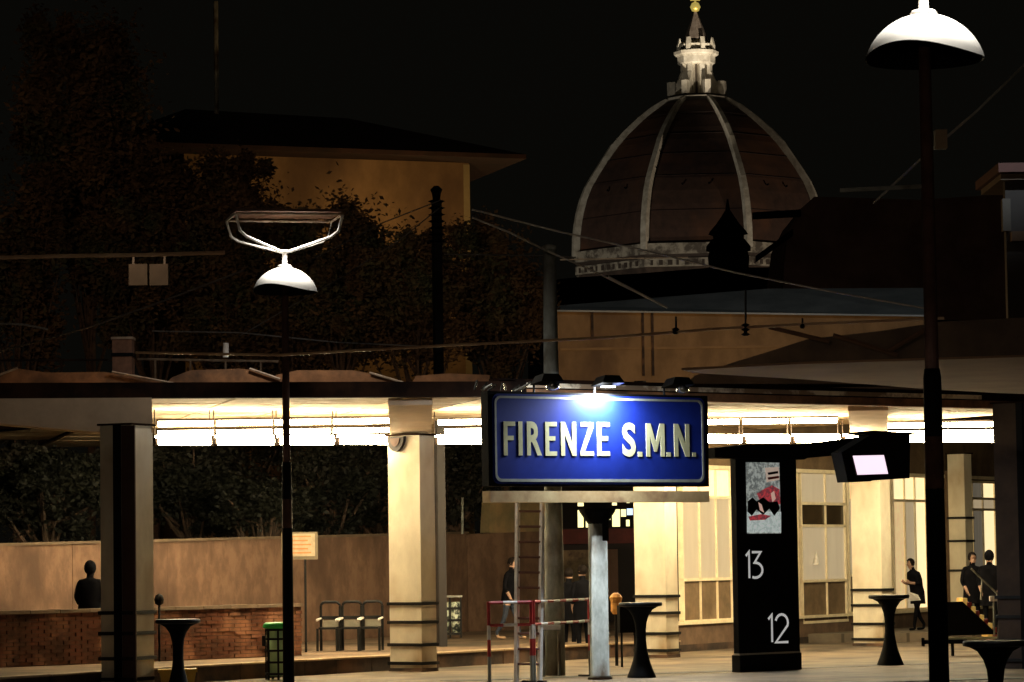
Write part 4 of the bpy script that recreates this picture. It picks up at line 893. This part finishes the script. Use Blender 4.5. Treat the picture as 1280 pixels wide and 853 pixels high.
trect(1256, 1330, 226, 850, 0, .5, mat('tower_wall', (.02, .015, .012), scale=1), 'wall')
trect(1243, 1330, 208, 218, -1, 5, mat('dim_red_eave', (.08, .025, .016), scale=1), 'roof')
trect(1248, 1330, 220, 226, -.6, 4.5, mat('dim_cornice', (.12, .09, .06), scale=1), 'cornice')
trect(1251, 1262, 250, 290, -.4, -.01, mat('dim_pillar', (.09, .08, .065), scale=1), 'pillar')
trect(1262, 1330, 291, 302, -.5, -.01, mat('dim_sill', (.11, .06, .027), scale=1), 'sill')
# ================================================================== DOME
DD = 730.0; kx = DD/F
dc = P(875, 325, DD); z0 = dc.z
def zy(y): return P(874, y, DD).z
t = thing('cathedral_dome', 'huge octagonal brick red cathedral dome with white ribs and lantern', 'dome', (dc.x, dc.y, 0))
cx, cy = dc.x, dc.y
prof = [(345, 164), (325, 164), (300, 163), (285, 161), (270, 158), (253, 153), (237, 146), (221, 136), (205, 125), (187, 111), (170, 95), (153, 76), (140, 59), (131, 44), (128, 38)]
prof = [(zy(y), r*kx) for y, r in prof]
EPS = R(4.8)
def ang(k): return -math.pi/2 + EPS*-1 + R(22.5+45*k)
def pt(r, a, z): return Vector((cx+r*math.cos(a), cy+r*math.sin(a), z))
for k in range(8):
    m = MB(); vs = []; fs_ = []; a0, a1 = ang(k), ang(k+1); S = 6
    for (z, r) in prof:
        A, B = pt(r*.985, a0, z), pt(r*.985, a1, z)
        for j in range(S+1): vs.append(A.lerp(B, j/S))
    for i in range(len(prof)-1):
        for j in range(S): fs_.append((i*(S+1)+j, i*(S+1)+j+1, (i+1)*(S+1)+j+1, (i+1)*(S+1)+j))
    m.add(vs, fs_); sail = m.build('dome_face', tile, t)
    m = MB(); vs = []; fs_ = []; tdir = Vector((-math.sin(a0), math.cos(a0), 0))
    for (z, r) in prof[1:]:
        wv = .40 + .012*r; 
        for (dr, dt) in ((-.6, -wv), (.9, -wv*.85), (.9, wv*.85), (-.6, wv)): vs.append(pt(r+dr, a0, z+(.5 if dr > 0 and z > prof[8][0] else 0))+tdir*dt)
    n_ = len(prof)-1
    for i in range(n_-1):
        for j in range(3): fs_.append((i*4+j, i*4+j+1, (i+1)*4+j+1, (i+1)*4+j))
    m.add(vs, fs_); m.build('rib', marble, t)
    for (ii, ff_) in ((3, .5), (6, .2), (8, .0), (9, .5), (11, .3)):
        (za, ra), (zb_, rb_) = prof[ii], prof[ii+1]; zc0 = za+(zb_-za)*ff_; rc0 = ra+(rb_-ra)*ff_
        A, B = pt(rc0*.985, a0, zc0), pt(rc0*.985, a1, zc0); m = MB(); m.tube([A, B], .13, 4); m.build('tile_course', mat('course_line', (.03, .013, .01), scale=1), sail)
    # round holes on each face
    for hz in (.30,):
        zi = prof[3][0]+(prof[11][0]-prof[3][0])*hz*1.0
        rr = [r for z, r in prof if z <= zi][-1]
        for jj in (.36, .64):
            A, B = pt(rr*.985, a0, zi), pt(rr*.985, a1, zi); c = A.lerp(B, jj)
            m = MB(); nrm = Vector((math.cos((a0+a1)/2), math.sin((a0+a1)/2), .4)).normalized(); m.tube([c-nrm*.3, c+nrm*.2], .22, 6); m.build('putlog_hole', black, sail)
def octring(r0_, r1_, za, zb, nm, mm, p=None):
    m = MB(); vs = []
    for (r, z) in ((r0_, za), (r1_, za), (r1_, zb), (r0_, zb)):
        for k in range(8): vs.append(pt(r, ang(k), z))
    fs_ = []
    for i in range(4):
        for k in range(8): fs_.append((i*8+k, i*8+(k+1) % 8, ((i+1) % 4)*8+(k+1) % 8, ((i+1) % 4)*8+k))
    m.add(vs, fs_); return m.build(nm, mm, p or t)
Rb = 164*kx
octring(Rb*.9, Rb*1.015, zy(331), zy(318), 'upper_cornice', mat('worn_marble', (.50, .46, .38), (.14, .12, .10), .35, .8, spread=.06))
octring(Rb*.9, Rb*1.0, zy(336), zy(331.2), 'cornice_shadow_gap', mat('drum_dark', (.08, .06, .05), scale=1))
octring(Rb*.9, Rb*1.01, zy(346), zy(336.2), 'drum_gallery', mat('worn_marble', (.50, .46, .38), (.14, .12, .10), .35, .8, spread=.06))
for k in range(8):
    A, B = pt(Rb*1.01, ang(k), 0), pt(Rb*1.01, ang(k+1), 0); fr = Fr(A, math.atan2(B.y-A.y, B.x-A.x)); L = (B-A).length
    for j in range(11):
        m = MB(); u = L*(j+.7)/12.2; w_ = .55+.25*((j*7+k*3) % 3)
        for (v0, v1) in ((-.12, .02),):
            m.box(fr, u, u+w_, v0, v1, zy(344.5), zy(338.5)); m.build('gallery_opening', mat('drum_dark', (1, 1, 1)), t)
octring(Rb*.85, Rb*.98, 0, zy(346.3), 'drum', dark)
octring(.5, 40*kx, zy(130), zy(124), 'oculus_ring', marble)
# lantern
lb = zy(124); KX = kx
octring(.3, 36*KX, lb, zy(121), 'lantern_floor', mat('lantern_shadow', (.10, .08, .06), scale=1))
def lath(prof_, nm, mm, p=None, seg=8, sm=False):
    m = MB(); m.lathe((cx, cy, 0), [(r*KX, zy(y)) for y, r in prof_], seg); return m.build(nm, mm, p or t, sm)
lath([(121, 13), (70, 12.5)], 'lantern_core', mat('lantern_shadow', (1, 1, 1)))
for k in range(8):
    a = ang(k); fr = Fr((cx, cy, 0), a)
    # buttress with volute and pier
    m = MB(); q = [(17*KX, zy(121)), (37*KX, zy(121)), (37*KX, zy(105)), (31*KX, zy(103.5)), (28*KX, zy(106)), (24*KX, zy(100)), (21*KX, zy(92)), (17*KX, zy(90))]
    m.prism(fr, q, -.45, .45); m.build('buttress', marble, t)
    m = MB(); m.prism(fr, [(30.5*KX, zy(121)), (38.5*KX, zy(121)), (38.5*KX, zy(104.5)), (30.5*KX, zy(104.5))], -.7, .7); m.build('buttress_pier', marble, t)
    m = MB(); m.prism(fr, [(12*KX, zy(121)), (20*KX, zy(121)), (20*KX, zy(78)), (12*KX, zy(78))], -.62, .62); m.build('lantern_pier', marble, t)
    m = MB(); m.prism(fr, [(18*KX, zy(64)), (25*KX, zy(64)), (25*KX, zy(58)), (22.5*KX, zy(49)), (20*KX, zy(58)), (18*KX, zy(60))], -.5, .5); m.build('pinnacle', marble, t)
lath([(82, 20), (80, 23.5), (72, 24), (71, 24.5)], 'lantern_frieze', marble)
lath([(70.8, 26), (69, 28), (65.5, 28.5), (64.8, 27)], 'lantern_cornice', marble)
lath([(64.7, 22), (62, 21), (57, 22.5), (54, 19), (52, 16)], 'lantern_crown', marble)
lath([(55, 15.5), (48, 14.5), (40, 11.5), (30, 7.5), (20, 3.6), (14, 1.5)], 'lantern_cone', mat('lantern_lead', (.24, .20, .17), (.14, .11, .09), 1.2, .6))
gold = mat('glowing_gilt', (.9, .62, .12), (.7, .45, .08), 2, .3, .9, emis=(1, .8, .2), es=.35)  # glow put into the gilding; ball and cross are no lamps
m = MB(); cz = zy(9); m.lathe((cx, cy, cz), [(.05, -1.2), (.8, -.9), (1.2, 0), (.8, .9), (.05, 1.2)], 16); m.build('golden_ball', gold, t, True)
m = MB(); fr = Fr((cx, cy, 0), 0); m.box(fr, -.22, .22, -.2, .2, zy(4), zy(-8)); m.box(fr, -1.1, 1.1, -.19, .19, zy(1), zy(-1.6)); m.build('cross', gold, t)
# floodlights of the dome
cen = Vector((cx, cy, zy(230)))
fl1 = thing('floodlight', 'floodlight for the dome hidden behind the roofs at left', 'floodlight', (cx-75, cy-110, 10)); 
m = MB(); m.box(Fr((cx-75, cy-110, 10), 0), -.6, .6, -.3, .3, 0, 1.2); m.build('housing', black, fl1)
light('flood_beam', 'SPOT', (cx-75, cy-110, 11.6), 95000, (1, .88, .70), .6, cen+Vector((0, 0, 0)), spot=46, blend=.6, parent=fl1)
fl2 = thing('floodlight', 'floodlight for the dome hidden behind the roofs at right', 'floodlight', (cx+95, cy-75, 10))
m = MB(); m.box(Fr((cx+95, cy-75, 10), 0), -.6, .6, -.3, .3, 0, 1.2); m.build('housing', black, fl2)
light('flood_beam', 'SPOT', (cx+95, cy-75, 11.6), 125000, (1, .80, .58), .6, cen+Vector((0, 0, -4)), spot=50, blend=.6, parent=fl2)
fl3 = thing('floodlight', 'narrow floodlight aimed at the marble lantern on top of the dome', 'floodlight', (cx+15, cy-120, 10))
m = MB(); m.box(Fr((cx+15, cy-120, 10), 0), -.6, .6, -.3, .3, 0, 1.2); m.build('housing', black, fl3)
light('flood_beam', 'SPOT', (cx+15, cy-120, 11.6), 1500000, (1, .84, .62), .4, (cx, cy, zy(22)), spot=8.6, blend=1, parent=fl3)
# dark nave roof in front of the drum with small cupola
fo = flat(585); t = thing('dark_nave', 'black church roof silhouette in front of the dome base', 'building', tuple(G(880, 585, 0)))
pts = [fo.pix(*p) for p in ((660, 400), (690, 350), (720, 347), (800, 342), (885, 335), (985, 334), (1060, 338), (1200, 345), (1200, 400))]
m = MB(); m.prism(fo, [(p[0], p[1]) for p in pts], 0, 25); m.build('roof', black, t)
m = MB(); m.box(fo, pts[0][0], pts[-1][0], .5, 24, 0, pts[0][1]); m.build('wall', dark, t)
t = thing('small_cupola', 'small black bell shaped cupola silhouetted against the dome', 'cupola', tuple(P(910, 336, 584)))
cc = P(911, 336, 584); kk = 584/F
def zc_(y): return (cc.z+(336-y)*kk)
m = MB(); m.lathe((cc.x, cc.y, 0), [(25*kk, zc_(336)), (26*kk, zc_(322)), (24*kk, zc_(314))], 8); m.build('drum', mat('cupola_brown', (.05, .032, .02), scale=.6), t)
m = MB(); m.lathe((cc.x, cc.y, 0), [(28*kk, zc_(314)), (28*kk, zc_(308)), (24*kk, zc_(303)), (21*kk, zc_(299))], 8); m.build('lower_eave', black, t)
m = MB(); m.lathe((cc.x, cc.y, 0), [(19*kk, zc_(299)), (19*kk, zc_(293))], 8); m.build('window_band', mat('cupola_teal', (.03, .05, .05), scale=1), t)
m = MB(); m.lathe((cc.x, cc.y, 0), [(25*kk, zc_(293)), (23*kk, zc_(289)), (15*kk, zc_(280)), (8*kk, zc_(270)), (3*kk, zc_(262)), (.8*kk, zc_(248))], 8); m.build('bell_roof', black, t)
# unseen lamps added to warm the villa, hall and trees
def hidden_lamp(px, py, D, power, col, lab, aim=None):
    q = P(px, py, D); t_ = thing('added_lamp', lab, 'street lamp', (q.x, q.y, 0))
    m = MB(); m.tube([(q.x, q.y, 0), (q.x, q.y, q.z-.15)], .07, 8); m.build('pole', pole_m, t_)
    m = MB(); m.lathe((q.x, q.y, q.z), [(.05, -.16), (.25, -.12), (.28, -.02)], 12); m.build('lamp_head', blackm, t_)
    light('added_lamp_light', 'POINT', (q.x, q.y, q.z+.15), power, col, .15, parent=t_); return t_
hidden_lamp(545, 300, 124.5, 620, (1, .60, .24), 'unseen lamp added between the trees and the villa')
hidden_lamp(390, 300, 121, 150, (1, .60, .24), 'second unseen lamp added left of the first below the villa')
hidden_lamp(800, 476, 138, 640, (1, .62, .28), 'unseen street lamp added in front of the ochre hall behind the blue sign')
hidden_lamp(935, 478, 138, 420, (1, .62, .28), 'unseen street lamp added in front of the ochre hall right of the blue sign')
def fill_light(loc, aim, power, col, spot, lab):  # fill floodlights added out of view to brighten roofs, trees, mast and wires
    loc = Vector(loc); t_ = thing('added_floodlight', lab, 'floodlight', (loc.x, loc.y, 0))
    m = MB(); m.tube([(loc.x, loc.y, 0), (loc.x, loc.y, loc.z+.3)], [.22, .12], 10); m.build('pole', steel, t_)
    m = MB(); m.box(Fr(loc+Vector((0, .3, 0)), 0), -.5, .5, .2, .4, .0, .6); m.build('lamp_head', blackm, t_)
    light('flood_beam', 'SPOT', loc, power, col, .3, aim, spot=spot, blend=.8, parent=t_)
fill_light(G(1480, 105, 24), P(900, 385, 152), 17000, (.86, .94, 1), 50, 'unseen fill floodlight added on the right for the hall roof')
fill_light(G(-420, 45, 15), P(330, 300, 105), 23000, (1, .66, .40), 60, 'unseen fill floodlight added on the left for the trees')
fill_light((-6, -14, 4.5), P(1170, 250, 27.3), 7000, (1, .78, .6), 10, 'fill floodlight added behind the camera to brighten the foreground mast')
fill_light((-9, -14, 7), P(640, 340, 52), 14000, (1, .80, .6), 19, 'fill floodlight added behind the camera to brighten canopy roofs and wires')
# ================================================================== OVERHEAD LINE
def cable(pts, r, lab, m_, nm='cable', n=1, group='overhead cables'):
    q = [P(*p) for p in pts]; m = MB(); m.tube(q, r, 6); return solo(m, nm, m_, lab, 'cable', q[0], group)
cop = mat('copper_wire', (.85, .60, .38), (.5, .28, .16), .8, .45, .2); gw = mat('grey_wire', (.60, .55, .50), (.42, .38, .33), .6, .5)
dwm = mat('dim_wire', (.30, .27, .24), scale=.6)
cable([(170, 441, 47), (350, 444, 46), (540, 433, 45), (620, 429, 45), (760, 422, 44), (900, 411, 43), (1040, 404, 43), (1180, 398, 43)], .021, 'thick copper contact wire running across above the canopy and sign', cop)
cable([(-20, 323, 44), (90, 320, 44), (180, 319, 44), (281, 316, 44)], .03, 'thick pale cable at left ending beside the small mast lamp', cop)
cable([(-20, 445, 60), (110, 410, 58), (200, 378, 57), (305, 338, 56)], .018, 'dim cable rising from lower left towards the small mast lamp', dwm)
cable([(590, 262, 50), (700, 290, 50), (800, 312, 50), (920, 341, 50), (1040, 365, 50), (1158, 386, 50)], .016, 'pale upper wire sloping down to the right across the dome', gw)
cable([(590, 272, 50), (640, 292, 50), (684, 314, 52), (740, 338, 52), (832, 384, 52)], .016, 'pale wire from the villa corner past the top of the tall pole', gw)
cable([(552, 250, 60), (480, 278, 60), (380, 330, 58)], .012, 'dim wire from the insulator mast down to the small mast lamp', dwm)
cable([(1290, 72, 45), (1220, 140, 45), (1150, 200, 46), (1092, 254, 47)], .018, 'dim grey wire rising steeply to the upper right corner', mat('dim_wire2', (.45, .43, .38), scale=.6))
cable([(190, 414, 60), (300, 416, 60), (420, 428, 60), (545, 434, 60)], .014, 'thin grey wire above the canopy roof left of the sign', gw)
cable([(700, 325, 90), (860, 322, 90)], .02, 'short faint wire in front of the dome base', gw)
cable([(555, 318, 61), (690, 320, 61), (720, 322, 61)], .014, 'thin wire from the insulator mast to the tall grey pole', dwm)
cable([(-20, 404, 55), (30, 406, 55), (60, 412, 55)], .02, 'short grey wire at the left edge above the vent box', gw)
cable([(552, 258, 61), (500, 300, 61), (430, 345, 61), (300, 420, 61)], .012, 'dim stay wire from the insulator mast down to the canopy roof', dwm)
cable([(760, 346, 52), (800, 367, 52), (834, 385, 52)], .02, 'short thick grey wire end above the sign', gw)
# insulators on contact wire
for (px, y0, y1, D, w_, lab) in ((845, 396, 418, 43.4, .045, 'small dark insulator on the copper wire above the sign'), (932, 362, 420, 43.0, .05, 'dark dropper with insulator on the copper wire right of the sign'), (1003, 398, 411, 43, .03, 'tiny insulator on the copper wire near the near canopy')):
    t = thing('wire_insulator', lab, 'insulator', tuple(P(px, y1, D)), 0, 'insulators on the contact wire')
    a, b = P(px, y1, D), P(px, y0, D); m = MB(); m.tube([a, b], .014, 6); m.build('rod', blackm, t)
    m = MB(); L = (b-a).length; m.lathe(a, sum([[(w_*.5, L*.3*k/3), (w_*1.3, L*.3*k/3+.02), (w_*.5, L*.3*k/3+.04)] for k in range(3)], []), 10); m.build('discs', black, t)
# insulator mast
q = G(553, 62, 0); top = P(552, 234, 62); t = thing('insulator_mast', 'dark catenary mast with stacked insulators in front of the villa', 'mast', tuple(q))
m = MB(); m.box(Fr(q, R(20)), -.08, .08, -.08, .08, 0, top.z-.3); m.build('mast', mat('mast_dark', (.02, .015, .014), scale=3), t)
m = MB(); m.lathe((q.x, q.y, top.z-1.1), sum([[(.07, .13*k), (.17, .13*k+.04), (.07, .13*k+.08)] for k in range(7)], [])+[(.09, .98), (.12, 1.05), (.05, 1.12)], 12); m.build('insulator_stack', black, t)
# dim panel board at left
fr = flat(62); t = thing('equipment_box', 'dim grey two part equipment box hanging under the thick left cable', 'box', tuple(P(186, 358, 62)))
for (a, b) in ((161, 184), (187, 210)):
    (ua, wa), (ub, wb) = fr.pix(a, 357), fr.pix(b, 330); m = MB(); m.box(fr, ua, ub, 0, .3, wa, wb); m.build('panel', mat('dim_grey_panel', (.16, .13, .10), (.12, .10, .075), 3), t)
for a in (166, 205):
    (ua, wa), _ = fr.pix(a, 330), 0; (_, wb) = fr.pix(a, 318); m = MB(); m.box(fr, ua-.02, ua+.02, .1, .14, wa, wb); m.build('hanger', dwm, t)
